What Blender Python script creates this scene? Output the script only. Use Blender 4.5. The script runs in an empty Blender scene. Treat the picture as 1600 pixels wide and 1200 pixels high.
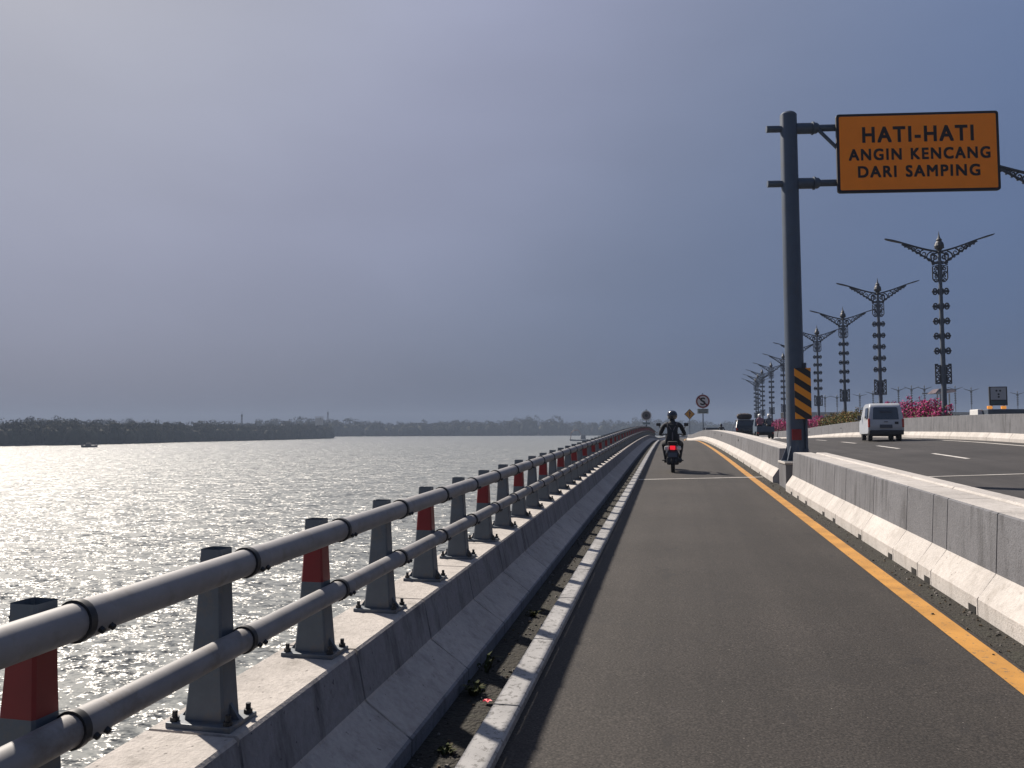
import bpy, bmesh, math, random
from mathutils import Vector, Matrix, noise as mnoise
R = math.radians
rng = random.Random(7)
scene = bpy.context.scene
C = scene.collection

# ------------------------------------------------------------------ camera
cam_data = bpy.data.cameras.new("camera")
cam_data.sensor_width = 36.0
cam_data.lens = 27.0
cam_data.clip_start = 0.05
cam_data.clip_end = 6000
cam = bpy.data.objects.new("camera", cam_data)
C.objects.link(cam)
cam.location = (0, 0, 1.6)
cam.rotation_euler = (R(90 + 3.434), 0, R(11.625))
scene.camera = cam

# ------------------------------------------------------------------ light
SUN_AZ, SUN_EL = 51.0, 41.8          # degrees left of the road direction (+Y), elevation
SUN = Vector((-math.sin(R(SUN_AZ)) * math.cos(R(SUN_EL)), math.cos(R(SUN_AZ)) * math.cos(R(SUN_EL)), math.sin(R(SUN_EL))))
sun_l = bpy.data.lights.new("sun", 'SUN')
sun_l.energy = 5.0
sun_l.angle = R(1.3)
sun_l.color = (1.0, 0.90, 0.78)
sun = bpy.data.objects.new("sun", sun_l)
C.objects.link(sun)
sun.rotation_euler = SUN.to_track_quat('Z', 'Y').to_euler()

world = bpy.data.worlds.new("World")
scene.world = world
world.use_nodes = True
wt = world.node_tree
wt.nodes.clear()
def wn(t, **k):
    n = wt.nodes.new(t)
    for a, b in k.items():
        setattr(n, a, b)
    return n
wo = wn('ShaderNodeOutputWorld'); bg = wn('ShaderNodeBackground')
sky = wn('ShaderNodeTexSky', sky_type='NISHITA')
sky.sun_disc = False
sky.sun_elevation = R(SUN_EL)
sky.sun_rotation = R(-SUN_AZ)
sky.air_density = 1.0; sky.dust_density = 4.0; sky.ozone_density = 3.0
tc = wn('ShaderNodeTexCoord')
# thin overcast veil: brighter towards the sun, faint cloud structure
dot = wn('ShaderNodeVectorMath', operation='DOT_PRODUCT')
dot.inputs[1].default_value = SUN
wt.links.new(tc.outputs['Generated'], dot.inputs[0])
ramp = wn('ShaderNodeValToRGB')
cr = ramp.color_ramp
cr.interpolation = 'B_SPLINE'
cr.elements[0].position = 0.0; cr.elements[0].color = (0.052, 0.068, 0.114, 1)
cr.elements[1].position = 1.0; cr.elements[1].color = (0.22, 0.228, 0.26, 1)
for p, c in ((0.30, (0.066, 0.104, 0.200)), (0.50, (0.090, 0.122, 0.208)), (0.68, (0.120, 0.143, 0.208)), (0.84, (0.205, 0.218, 0.305)), (0.95, (0.200, 0.215, 0.265))):
    e = cr.elements.new(p); e.color = (*c, 1)
wt.links.new(dot.outputs['Value'], ramp.inputs['Fac'])
mp = wn('ShaderNodeMapping'); mp.inputs['Scale'].default_value = (1.0, 1.0, 2.6)
wt.links.new(tc.outputs['Generated'], mp.inputs['Vector'])
cl = wn('ShaderNodeTexNoise'); cl.inputs['Scale'].default_value = 1.9; cl.inputs['Detail'].default_value = 4; cl.inputs['Roughness'].default_value = 0.45
wt.links.new(mp.outputs['Vector'], cl.inputs['Vector'])
cm = wn('ShaderNodeMapRange'); cm.inputs['From Min'].default_value = 0.3; cm.inputs['From Max'].default_value = 0.7
cm.inputs['To Min'].default_value = 0.91; cm.inputs['To Max'].default_value = 1.10
wt.links.new(cl.outputs['Fac'], cm.inputs['Value'])
sepz = wn('ShaderNodeSeparateXYZ'); wt.links.new(tc.outputs['Generated'], sepz.inputs[0])
fz = wn('ShaderNodeMapRange'); fz.inputs['From Min'].default_value = 0.0; fz.inputs['From Max'].default_value = 0.46
fz.inputs['To Min'].default_value = 0.66; fz.inputs['To Max'].default_value = 1.0
wt.links.new(sepz.outputs['Z'], fz.inputs['Value'])
cmz = wn('ShaderNodeMath', operation='MULTIPLY')
wt.links.new(cm.outputs['Result'], cmz.inputs[0]); wt.links.new(fz.outputs['Result'], cmz.inputs[1])
veil = wn('ShaderNodeVectorMath', operation='SCALE')
wt.links.new(ramp.outputs['Color'], veil.inputs[0]); wt.links.new(cmz.outputs[0], veil.inputs['Scale'])
vs = wn('ShaderNodeVectorMath', operation='SCALE'); vs.inputs['Scale'].default_value = 9.7   # veil in sky units (strength is 0.1)
wt.links.new(veil.outputs['Vector'], vs.inputs[0])
mixs = wn('ShaderNodeMix', data_type='RGBA'); mixs.inputs['Factor'].default_value = 0.96
wt.links.new(sky.outputs['Color'], mixs.inputs['A']); wt.links.new(vs.outputs['Vector'], mixs.inputs['B'])
wt.links.new(mixs.outputs['Result'], bg.inputs['Color'])
bg.inputs['Strength'].default_value = 0.1
wt.links.new(bg.outputs['Background'], wo.inputs['Surface'])

scene.view_settings.view_transform = 'Standard'
scene.view_settings.look = 'None'
scene.view_settings.exposure = 0.75
scene.view_settings.gamma = 1
scene.cycles.max_bounces = 6
scene.cycles.volume_bounces = 0
scene.cycles.sample_clamp_indirect = 6

# ------------------------------------------------------------------ materials
MATS = {}
def nodes_of(m):
    return m.node_tree.nodes, m.node_tree.links
def mat(name, col, rough=0.6, metal=0.0, var=0.0, vscale=5.0, bump=0.0, bscale=40.0, spec=0.5, stretch=None, dirt=None, dscale=3.0, coat=0.0, emit=None, trans=0.0):
    """procedural principled material: base colour varied by noise, bump and patches of dirt"""
    if name in MATS: return MATS[name]
    m = bpy.data.materials.new(name); m.use_nodes = True
    n, l = nodes_of(m)
    b = n['Principled BSDF']
    b.inputs['Roughness'].default_value = rough
    b.inputs['Metallic'].default_value = metal
    b.inputs['Specular IOR Level'].default_value = spec
    b.inputs['Coat Weight'].default_value = coat
    b.inputs['Base Color'].default_value = (*col, 1)
    tcn = n.new('ShaderNodeTexCoord'); vec = tcn.outputs['Object']
    if stretch:
        mpn = n.new('ShaderNodeMapping'); mpn.inputs['Scale'].default_value = stretch
        l.new(vec, mpn.inputs['Vector']); vec = mpn.outputs['Vector']
    colsock = None
    if var > 0:
        t = n.new('ShaderNodeTexNoise'); t.inputs['Scale'].default_value = vscale; t.inputs['Detail'].default_value = 6; t.inputs['Roughness'].default_value = 0.65
        l.new(vec, t.inputs['Vector'])
        r = n.new('ShaderNodeMapRange'); r.inputs['From Min'].default_value = 0.25; r.inputs['From Max'].default_value = 0.75
        r.inputs['To Min'].default_value = 1 - var; r.inputs['To Max'].default_value = 1 + var
        l.new(t.outputs['Fac'], r.inputs['Value'])
        s = n.new('ShaderNodeVectorMath'); s.operation = 'SCALE'; s.inputs[0].default_value = col
        l.new(r.outputs['Result'], s.inputs['Scale']); colsock = s.outputs['Vector']
    if dirt:
        t2 = n.new('ShaderNodeTexNoise'); t2.inputs['Scale'].default_value = dscale; t2.inputs['Detail'].default_value = 8; t2.inputs['Roughness'].default_value = 0.7
        l.new(vec, t2.inputs['Vector'])
        r2 = n.new('ShaderNodeMapRange'); r2.inputs['From Min'].default_value = 0.52; r2.inputs['From Max'].default_value = 0.72
        l.new(t2.outputs['Fac'], r2.inputs['Value'])
        mx = n.new('ShaderNodeMix'); mx.data_type = 'RGBA'
        l.new(r2.outputs['Result'], mx.inputs['Factor'])
        if colsock: l.new(colsock, mx.inputs['A'])
        else: mx.inputs['A'].default_value = (*col, 1)
        mx.inputs['B'].default_value = (*dirt, 1)
        colsock = mx.outputs['Result']
    if colsock: l.new(colsock, b.inputs['Base Color'])
    if bump > 0:
        t3 = n.new('ShaderNodeTexNoise'); t3.inputs['Scale'].default_value = bscale; t3.inputs['Detail'].default_value = 3
        l.new(tcn.outputs['Object'], t3.inputs['Vector'])
        bp = n.new('ShaderNodeBump'); bp.inputs['Strength'].default_value = 1.0; bp.inputs['Distance'].default_value = bump
        l.new(t3.outputs['Fac'], bp.inputs['Height']); l.new(bp.outputs['Normal'], b.inputs['Normal'])
    if emit:
        b.inputs['Emission Color'].default_value = (*emit[:3], 1); b.inputs['Emission Strength'].default_value = emit[3]
    if trans: b.inputs['Transmission Weight'].default_value = trans
    MATS[name] = m
    return m

def concrete(name, col, streak=True, stain=(0.16, 0.15, 0.14), sk=.55):
    """cast concrete: mottling, vertical run-off streaks, pits"""
    if name in MATS: return MATS[name]
    m = bpy.data.materials.new(name); m.use_nodes = True
    n, l = nodes_of(m); b = n['Principled BSDF']; b.inputs['Roughness'].default_value = 0.85; b.inputs['Specular IOR Level'].default_value = 0.25
    tcn = n.new('ShaderNodeTexCoord')
    def nz(scale, detail, vec, rough=0.6):
        t = n.new('ShaderNodeTexNoise'); t.inputs['Scale'].default_value = scale; t.inputs['Detail'].default_value = detail; t.inputs['Roughness'].default_value = rough
        l.new(vec, t.inputs['Vector']); return t.outputs['Fac']
    def mr(v, a, bb, c, d):
        r = n.new('ShaderNodeMapRange'); r.inputs['From Min'].default_value = a; r.inputs['From Max'].default_value = bb
        r.inputs['To Min'].default_value = c; r.inputs['To Max'].default_value = d; l.new(v, r.inputs['Value']); return r.outputs['Result']
    def mp_(s):
        q = n.new('ShaderNodeMapping'); q.inputs['Scale'].default_value = s; l.new(tcn.outputs['Object'], q.inputs['Vector']); return q.outputs['Vector']
    big = mr(nz(1.3, 5, tcn.outputs['Object']), .3, .7, .82, 1.12)
    fine = mr(nz(30, 4, tcn.outputs['Object']), .3, .7, .88, 1.1)
    mul = n.new('ShaderNodeMath'); mul.operation = 'MULTIPLY'; l.new(big, mul.inputs[0]); l.new(fine, mul.inputs[1])
    sc = n.new('ShaderNodeVectorMath'); sc.operation = 'SCALE'; sc.inputs[0].default_value = col; l.new(mul.outputs[0], sc.inputs['Scale'])
    cs = sc.outputs['Vector']
    def over(fac, c):
        nonlocal cs
        mx = n.new('ShaderNodeMix'); mx.data_type = 'RGBA'; l.new(fac, mx.inputs['Factor']); l.new(cs, mx.inputs['A']); mx.inputs['B'].default_value = (*c, 1); cs = mx.outputs['Result']
    if streak:
        over(mr(nz(1.0, 6, mp_((7, 7, .8)), .7), .50, .72, 0, sk), stain)
    over(mr(nz(9, 6, mp_((1, 1, 1)), .75), .60, .72, 0, .6), stain)
    over(mr(nz(38, 2, mp_((1, 1, 1)), .5), .70, .76, 0, .8), tuple(v * .5 for v in stain))
    l.new(cs, b.inputs['Base Color'])
    bp = n.new('ShaderNodeBump'); bp.inputs['Distance'].default_value = .006
    l.new(nz(60, 4, tcn.outputs['Object']), bp.inputs['Height']); l.new(bp.outputs['Normal'], b.inputs['Normal'])
    MATS[name] = m; return m

def asphalt(name, col, gscale=130.0):
    if name in MATS: return MATS[name]
    m = bpy.data.materials.new(name); m.use_nodes = True
    n, l = nodes_of(m); b = n['Principled BSDF']; b.inputs['Roughness'].default_value = 0.78; b.inputs['Specular IOR Level'].default_value = 0.35
    tcn = n.new('ShaderNodeTexCoord'); o = tcn.outputs['Object']
    def nz(scale, detail, vec, rough=0.6):
        t = n.new('ShaderNodeTexNoise'); t.inputs['Scale'].default_value = scale; t.inputs['Detail'].default_value = detail; t.inputs['Roughness'].default_value = rough
        l.new(vec, t.inputs['Vector']); return t.outputs['Fac']
    def mr(v, a, bb, c, d):
        r = n.new('ShaderNodeMapRange'); r.inputs['From Min'].default_value = a; r.inputs['From Max'].default_value = bb
        r.inputs['To Min'].default_value = c; r.inputs['To Max'].default_value = d; l.new(v, r.inputs['Value']); return r.outputs['Result']
    def mpp(s):
        q = n.new('ShaderNodeMapping'); q.inputs['Scale'].default_value = s; l.new(o, q.inputs['Vector']); return q.outputs['Vector']
    patch = mr(nz(.45, 5, o), .3, .7, .72, 1.24)
    track = mr(nz(1.0, 4, mpp((1.9, .05, 1))), .3, .7, .74, 1.22)
    grain = mr(nz(gscale, 2, o), .36, .66, .40, 1.65)
    v = n.new('ShaderNodeTexVoronoi'); v.inputs['Scale'].default_value = gscale * .55; l.new(o, v.inputs['Vector'])
    stones = mr(v.outputs['Distance'], .0, .5, 1.35, .8)
    a = None
    for s in (patch, track, grain, stones):
        if a is None: a = s; continue
        q = n.new('ShaderNodeMath'); q.operation = 'MULTIPLY'; l.new(a, q.inputs[0]); l.new(s, q.inputs[1]); a = q.outputs[0]
    sc = n.new('ShaderNodeVectorMath'); sc.operation = 'SCALE'; sc.inputs[0].default_value = col; l.new(a, sc.inputs['Scale'])
    cs = sc.outputs['Vector']
    for fac, c in ((mr(nz(1.1, 6, o, .7), .56, .70, 0, .5), (.016, .015, .016)), (mr(nz(3.5, 3, mpp((1, .35, 1)), .6), .66, .70, 0, .45), (.012, .011, .012)), (mr(nz(14, 5, o, .75), .64, .72, 0, .45), (.10, .09, .08)), (mr(nz(55, 2, o, .5), .74, .77, 0, .8), (.22, .20, .18))):
        mx = n.new('ShaderNodeMix'); mx.data_type = 'RGBA'; l.new(fac, mx.inputs['Factor']); l.new(cs, mx.inputs['A']); mx.inputs['B'].default_value = (*c, 1); cs = mx.outputs['Result']
    l.new(cs, b.inputs['Base Color'])
    bp = n.new('ShaderNodeBump'); bp.inputs['Distance'].default_value = .002; bp.inputs['Strength'].default_value = .5
    l.new(v.outputs['Distance'], bp.inputs['Height']); l.new(bp.outputs['Normal'], b.inputs['Normal'])
    MATS[name] = m; return m

def worn_paint(name, col, under, wear=.62, cracks=0.0):
    if name in MATS: return MATS[name]
    m = bpy.data.materials.new(name); m.use_nodes = True
    n, l = nodes_of(m); b = n['Principled BSDF']; b.inputs['Roughness'].default_value = 0.6
    tcn = n.new('ShaderNodeTexCoord'); o = tcn.outputs['Object']
    t = n.new('ShaderNodeTexNoise'); t.inputs['Scale'].default_value = 26; t.inputs['Detail'].default_value = 8; t.inputs['Roughness'].default_value = .75; l.new(o, t.inputs['Vector'])
    r = n.new('ShaderNodeMapRange'); r.inputs['From Min'].default_value = wear; r.inputs['From Max'].default_value = wear + .06; l.new(t.outputs['Fac'], r.inputs['Value'])
    t2 = n.new('ShaderNodeTexNoise'); t2.inputs['Scale'].default_value = 3; t2.inputs['Detail'].default_value = 6; l.new(o, t2.inputs['Vector'])
    r2 = n.new('ShaderNodeMapRange'); r2.inputs['From Min'].default_value = .3; r2.inputs['From Max'].default_value = .7; r2.inputs['To Min'].default_value = .72; r2.inputs['To Max'].default_value = 1.12; l.new(t2.outputs['Fac'], r2.inputs['Value'])
    sc = n.new('ShaderNodeVectorMath'); sc.operation = 'SCALE'; sc.inputs[0].default_value = col; l.new(r2.outputs['Result'], sc.inputs['Scale'])
    mx = n.new('ShaderNodeMix'); mx.data_type = 'RGBA'; l.new(r.outputs['Result'], mx.inputs['Factor']); l.new(sc.outputs['Vector'], mx.inputs['A']); mx.inputs['B'].default_value = (*under, 1)
    l.new(mx.outputs['Result'], b.inputs['Base Color'])
    MATS[name] = m; return m

def leafmat(name, cols, rough=.55, scale=.6):
    """leaf clump: colour varies through the crown by a noise ramp"""
    if name in MATS: return MATS[name]
    m = bpy.data.materials.new(name); m.use_nodes = True
    n, l = nodes_of(m); b = n['Principled BSDF']; b.inputs['Roughness'].default_value = rough; b.inputs['Specular IOR Level'].default_value = .1
    g = n.new('ShaderNodeNewGeometry')
    cr_ = n.new('ShaderNodeValToRGB'); el = cr_.color_ramp.elements
    el[0].color = (*cols[0], 1); el[1].color = (*cols[-1], 1)
    for i, c in enumerate(cols[1:-1]):
        e = el.new((i + 1) / (len(cols) - 1)); e.color = (*c, 1)
    l.new(g.outputs['Random Per Island'], cr_.inputs['Fac']); l.new(cr_.outputs['Color'], b.inputs['Base Color'])
    MATS[name] = m; return m

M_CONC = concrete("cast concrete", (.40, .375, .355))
M_CONC_L = concrete("pale cast concrete", (.415, .395, .38), stain=(.22, .20, .18))
M_CONC_SH = concrete("streaked shade-toned concrete", (.135, .138, .152), stain=(.04, .04, .043), sk=.85)  # streaks are stain; the dark blue-grey base carries the faces' shade
M_KERB = worn_paint("white kerb paint", (.29, .288, .29), (.11, .108, .105), .53)
M_ASPH = asphalt("lane asphalt", (.031, .027, .0245), 85.0)
M_ASPH2 = asphalt("road asphalt", (.040, .037, .037), 90)
M_DIRT = mat("gutter dirt", (.020, .018, .014), .95, var=.55, vscale=22, bump=.03, bscale=45, dirt=(.030, .032, .022), dscale=5)
M_YEL = worn_paint("yellow road paint", (.42, .205, .038), (.085, .07, .05), .575)
M_WHT = worn_paint("white road paint", (.55, .53, .50), (.08, .075, .07), .58)
M_RAIL = mat("grey rail paint", (.20, .20, .21), .60, .0, var=.20, vscale=7, dirt=(.125, .110, .098), dscale=5)
M_POST = mat("grey post paint", (.095, .115, .140), .55, .15, var=.16, vscale=9, dirt=(.15, .135, .12), dscale=11)
M_RED = mat("red reflective band", (.17, .004, .007), .45, var=.12, vscale=10)
M_DARK = mat("dark steel", (.03, .032, .036), .5, .4, var=.2, vscale=12)
M_BLACKRUB = mat("black rubber", (.018, .018, .019), .75, var=.2, vscale=20)

# ------------------------------------------------------------------ mesh helper
class MB:
    def __init__(s): s.v = []; s.f = []; s.m = []
    def add(s, verts, faces, mi=0):
        o = len(s.v); s.v += [tuple(p) for p in verts]
        s.f += [tuple(i + o for i in f) for f in faces]; s.m += [mi] * len(faces)
    def box(s, c, d, mi=0, rot=None, top=None):
        """box centred at c with size d; top=(sx,sy) scales the top face"""
        hx, hy, hz = d[0] / 2, d[1] / 2, d[2] / 2; tx, ty = top or (1, 1)
        pts = [(-hx, -hy, -hz), (hx, -hy, -hz), (hx, hy, -hz), (-hx, hy, -hz), (-hx * tx, -hy * ty, hz), (hx * tx, -hy * ty, hz), (hx * tx, hy * ty, hz), (-hx * tx, hy * ty, hz)]
        if rot is not None: pts = [rot @ Vector(p) for p in pts]
        s.add([(p[0] + c[0], p[1] + c[1], p[2] + c[2]) for p in pts], [(3, 2, 1, 0), (4, 5, 6, 7), (0, 1, 5, 4), (1, 2, 6, 5), (2, 3, 7, 6), (3, 0, 4, 7)], mi)
    def bbox(s, c, d, bev=.01, mi=0, rot=None, top=None):
        """box with bevelled edges"""
        bm = bmesh.new(); bmesh.ops.create_cube(bm, size=1)
        tx, ty = top or (1, 1)
        for v in bm.verts:
            k = (tx, ty) if v.co.z > 0 else (1, 1)
            v.co = Vector((v.co.x * d[0] * k[0], v.co.y * d[1] * k[1], v.co.z * d[2]))
        bmesh.ops.bevel(bm, geom=bm.edges[:], offset=min(bev, min(d) * .45), segments=2, affect='EDGES', profile=.6)
        s.bm(bm, c, rot, mi)
    def bm(s, bm, c=(0, 0, 0), rot=None, mi=0):
        bm.verts.index_update()
        pts = [(rot @ v.co if rot is not None else v.co) + Vector(c) for v in bm.verts]
        s.add(pts, [[v.index for v in f.verts] for f in bm.faces], mi); bm.free()
    def tube(s, path, rad, seg=10, mi=0, cap=True):
        """swept round tube; rad a number or a list"""
        path = [Vector(p) for p in path]; n = len(path); vs = []
        rad = [rad] * n if not isinstance(rad, (list, tuple)) else rad
        for i, p in enumerate(path):
            t = (path[min(i + 1, n - 1)] - path[max(i - 1, 0)]).normalized()
            a = Vector((0, 0, 1)) if abs(t.z) < .9 else Vector((0, 1, 0))
            u = t.cross(a).normalized(); w = t.cross(u)
            for k in range(seg):
                q = 2 * math.pi * k / seg
                vs.append(p + (u * math.cos(q) + w * math.sin(q)) * rad[i])
        fs = [(i * seg + k, i * seg + (k + 1) % seg, (i + 1) * seg + (k + 1) % seg, (i + 1) * seg + k) for i in range(n - 1) for k in range(seg)]
        if cap: fs += [tuple(range(seg)), tuple(reversed(range((n - 1) * seg, n * seg)))]
        s.add(vs, fs, mi)
    def lathe(s, prof, c=(0, 0, 0), seg=16, mi=0, rot=None):
        """prof: (radius, height) from bottom to top around local z"""
        vs = []
        for r, z in prof:
            for k in range(seg):
                q = 2 * math.pi * k / seg; p = Vector((r * math.cos(q), r * math.sin(q), z))
                if rot is not None: p = rot @ p
                vs.append(p + Vector(c))
        n = len(prof)
        fs = [(i * seg + k, i * seg + (k + 1) % seg, (i + 1) * seg + (k + 1) % seg, (i + 1) * seg + k) for i in range(n - 1) for k in range(seg)]
        fs += [tuple(reversed(range(seg))), tuple(range((n - 1) * seg, n * seg))]
        s.add(vs, fs, mi)
    def prism(s, pts, y0, y1, axis='y', mi=0):
        """2-D outline (x,z) extruded along y (or (y,z) along x)"""
        n = len(pts)
        if axis == 'y': vs = [(p[0], y0, p[1]) for p in pts] + [(p[0], y1, p[1]) for p in pts]
        elif axis == 'x': vs = [(y0, p[0], p[1]) for p in pts] + [(y1, p[0], p[1]) for p in pts]
        else: vs = [(p[0], p[1], y0) for p in pts] + [(p[0], p[1], y1) for p in pts]
        fs = [tuple(range(n)), tuple(reversed(range(n, 2 * n)))] + [(i, (i + 1) % n, n + (i + 1) % n, n + i) for i in range(n)]
        s.add(vs, fs, mi)
    def build(s, name, mats, parent=None, smooth=False, loc=None, bevel=0.0):
        me = bpy.data.meshes.new(name); me.from_pydata(s.v, [], s.f)
        mats = mats if isinstance(mats, (list, tuple)) else [mats]
        for m in mats: me.materials.append(m)
        if len(mats) > 1: me.polygons.foreach_set('material_index', s.m)
        me.validate(); me.update()
        bm = bmesh.new(); bm.from_mesh(me); bmesh.ops.recalc_face_normals(bm, faces=bm.faces)
        if bevel: bmesh.ops.bevel(bm, geom=bm.edges[:], offset=bevel, segments=2, affect='EDGES', clamp_overlap=True)
        bm.to_mesh(me); bm.free()
        if smooth:
            me.polygons.foreach_set('use_smooth', [True] * len(me.polygons))
            try: me.set_sharp_from_angle(angle=R(38))
            except Exception: pass
        o = bpy.data.objects.new(name, me); C.objects.link(o)
        if parent: o.parent = parent
        if loc: o.location = loc
        return o

def thing(name, loc, label, cat, rz=0, group=None):
    o = bpy.data.objects.new(name, None); C.objects.link(o); o.empty_display_size = .2
    o.location = loc; o.rotation_euler = (0, 0, rz); tag(o, label, cat, group); return o
def tag(o, label, cat, group=None, kind=None):
    o['label'] = label; o['category'] = cat
    if group: o['group'] = group
    if kind: o['kind'] = kind
    return o
def struct(o): o['kind'] = 'structure'; return o
KIDS = {}
def copy_tree(o, parent=None):
    c = o.copy(); C.objects.link(c)
    if parent: c.parent = parent
    for ch in [x for x in C.objects if x.parent == o and x != c]: copy_tree(ch, c)
    return c

def skin_mesh(verts, edges, radii, sub=2):
    """one continuous body surface grown round a skeleton"""
    me = bpy.data.meshes.new('skeleton'); me.from_pydata(verts, edges, [])
    o = bpy.data.objects.new('skeleton', me); C.objects.link(o)
    o.modifiers.new('skin', 'SKIN'); sb = o.modifiers.new('sub', 'SUBSURF'); sb.levels = sub
    for i, sv in enumerate(me.skin_vertices[0].data):
        r = radii[i]; sv.radius = r if isinstance(r, tuple) else (r, r); sv.use_root = (i == 0)
    dg = bpy.context.evaluated_depsgraph_get(); ev = o.evaluated_get(dg)
    out = bpy.data.meshes.new_from_object(ev)
    bpy.data.objects.remove(o); bpy.data.meshes.remove(me)
    return out

# ------------------------------------------------------------------ road profile
KN = [(-40, -.70), (-10, -.175), (0, 0), (10, .18), (20, .36), (30, .55), (40, .69), (50, .77), (60, .78), (70, .68), (80, .52), (100, .22), (130, 0), (200, -.3), (420, -2.0)]
def zr(y):
    if y <= KN[0][0]: return KN[0][1]
    for i in range(len(KN) - 1):
        x0, a = KN[i]; x1, b = KN[i + 1]
        if y <= x1:
            sl = lambda j: (KN[min(j + 1, len(KN) - 1)][1] - KN[max(j - 1, 0)][1]) / (KN[min(j + 1, len(KN) - 1)][0] - KN[max(j - 1, 0)][0])
            h = x1 - x0; t = (y - x0) / h; m0 = sl(i) * h; m1 = sl(i + 1) * h
            return (2*t**3-3*t**2+1)*a + (t**3-2*t**2+t)*m0 + (-2*t**3+3*t**2)*b + (t**3-t**2)*m1
    return KN[-1][1]
def zm(x, y):
    """main carriageway: banked, a little above the motorcycle lane"""
    k = 1 if y < 35 else max(.25, 1 - (y - 35) / 60)
    return zr(y) + k * (.24 + .04 * (x - 5.6))
def bend(y): return 0.0 if y < 110 else .0006 * (y - 110) ** 2
YS = [-6 + i for i in range(0, 40)] + [34 + 2 * i for i in range(40)] + [115 + 6 * i for i in range(40)]

def ribbon(name, x0, x1, m, z=0, zf=None, ys=YS, skirt=0, nx=1):
    mb = MB(); vs = []; fs = []
    for y in ys:
        for k in range(nx + 1):
            x = x0 + (x1 - x0) * k / nx
            vs.append((x + bend(y), y, (zf(x, y) if zf else zr(y)) + z))
    w = nx + 1
    for i in range(len(ys) - 1):
        for k in range(nx): fs.append((i * w + k, i * w + k + 1, (i + 1) * w + k + 1, (i + 1) * w + k))
    mb.add(vs, fs)
    return mb.build(name, m)

def sweep(name, prof, ys, m, joints=(), zf=None, inset=.022, half=.009, parent=None, seg_m=None):
    """closed profile [(x,z)...] swept along the road, with V-grooves at the joints"""
    st = [(y, 0) for y in ys if all(abs(y - j) > .05 for j in joints)]
    for j in joints: st += [(j - half, 0), (j - half * .5, 1), (j + half * .5, 1), (j + half, 0)]
    st.sort(); n = len(prof); mb = MB(); vs = []
    cx = sum(p[0] for p in prof) / n; cz = sum(p[1] for p in prof) / n
    for y, g in st:
        z0 = zf(y) if zf else zr(y)
        for (x, z) in prof:
            if g:
                d = math.hypot(x - cx, z - cz); k = 1 - inset / max(d, .05); x, z = cx + (x - cx) * k, cz + (z - cz) * k
            vs.append((x + bend(y), y, z0 + z))
    fs = [(i * n + k, i * n + (k + 1) % n, (i + 1) * n + (k + 1) % n, (i + 1) * n + k) for i in range(len(st) - 1) for k in range(n)]
    fs += [tuple(reversed(range(n))), tuple(range((len(st) - 1) * n, len(st) * n))]
    mb.add(vs, fs)
    if seg_m:
        for i in range(len(st) - 1):
            for k in seg_m: mb.m[i * n + k] = 1
    return mb.build(name, m, parent)

# ------------------------------------------------------------------ setting: water, deck, lane, road
WATER_Z = -6.0
WAVE = (1.5, 2.9, 2.2)
def water_mat():
    m = bpy.data.materials.new("estuary water"); m.use_nodes = True
    n, l = nodes_of(m); b = n['Principled BSDF']
    b.inputs['Base Color'].default_value = (.17, .18, .175, 1); b.inputs['Roughness'].default_value = .35; b.inputs['IOR'].default_value = 1.333
    tcn = n.new('ShaderNodeTexCoord')
    # wave slopes come straight from noise, so far water keeps its full choppiness
    def slope(scale, st, k, rot, detail=2):
        q = n.new('ShaderNodeMapping'); q.inputs['Scale'].default_value = st; q.inputs['Rotation'].default_value = (0, 0, rot); l.new(tcn.outputs['Object'], q.inputs['Vector'])
        t = n.new('ShaderNodeTexNoise'); t.inputs['Scale'].default_value = scale; t.inputs['Detail'].default_value = detail; t.inputs['Roughness'].default_value = .55
        l.new(q.outputs['Vector'], t.inputs['Vector'])
        a = n.new('ShaderNodeVectorMath'); a.operation = 'SUBTRACT'; l.new(t.outputs['Color'], a.inputs[0]); a.inputs[1].default_value = (.5, .5, .5)
        c = n.new('ShaderNodeVectorMath'); c.operation = 'MULTIPLY'; l.new(a.outputs['Vector'], c.inputs[0]); c.inputs[1].default_value = (k, k, 0); return c.outputs['Vector']
    def vadd(a, c):
        q = n.new('ShaderNodeVectorMath'); q.operation = 'ADD'; l.new(a, q.inputs[0]); l.new(c, q.inputs[1]); return q.outputs['Vector']
    sl = vadd(vadd(slope(.42, (1, 1.5, 1), WAVE[0], R(40)), slope(1.9, (1, 1.4, 1), WAVE[1], R(55), 3)), slope(6.5, (1, 1.2, 1), WAVE[2], R(20), 3))
    w = n.new('ShaderNodeTexNoise'); w.inputs['Scale'].default_value = .02; w.inputs['Detail'].default_value = 3; l.new(tcn.outputs['Object'], w.inputs['Vector'])
    r = n.new('ShaderNodeMapRange'); r.inputs['From Min'].default_value = .3; r.inputs['From Max'].default_value = .7; r.inputs['To Min'].default_value = .8; r.inputs['To Max'].default_value = 1.1; l.new(w.outputs['Fac'], r.inputs['Value'])
    s2 = n.new('ShaderNodeVectorMath'); s2.operation = 'SCALE'; l.new(sl, s2.inputs[0]); l.new(r.outputs['Result'], s2.inputs['Scale'])
    up = n.new('ShaderNodeVectorMath'); up.operation = 'ADD'; l.new(s2.outputs['Vector'], up.inputs[0]); up.inputs[1].default_value = (0, 0, 1)
    nm = n.new('ShaderNodeVectorMath'); nm.operation = 'NORMALIZE'; l.new(up.outputs['Vector'], nm.inputs[0]); l.new(nm.outputs['Vector'], b.inputs['Normal'])
    return m
mb = MB()
N = 24; L = 1650
vs = [(-L + 2 * L * i / N, -L + 2 * L * j / N, WATER_Z) for j in range(N + 1) for i in range(N + 1)]
mb.add(vs, [(j * (N + 1) + i, j * (N + 1) + i + 1, (j + 1) * (N + 1) + i + 1, (j + 1) * (N + 1) + i) for j in range(N) for i in range(N)])
struct(mb.build('water', water_mat()))

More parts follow.
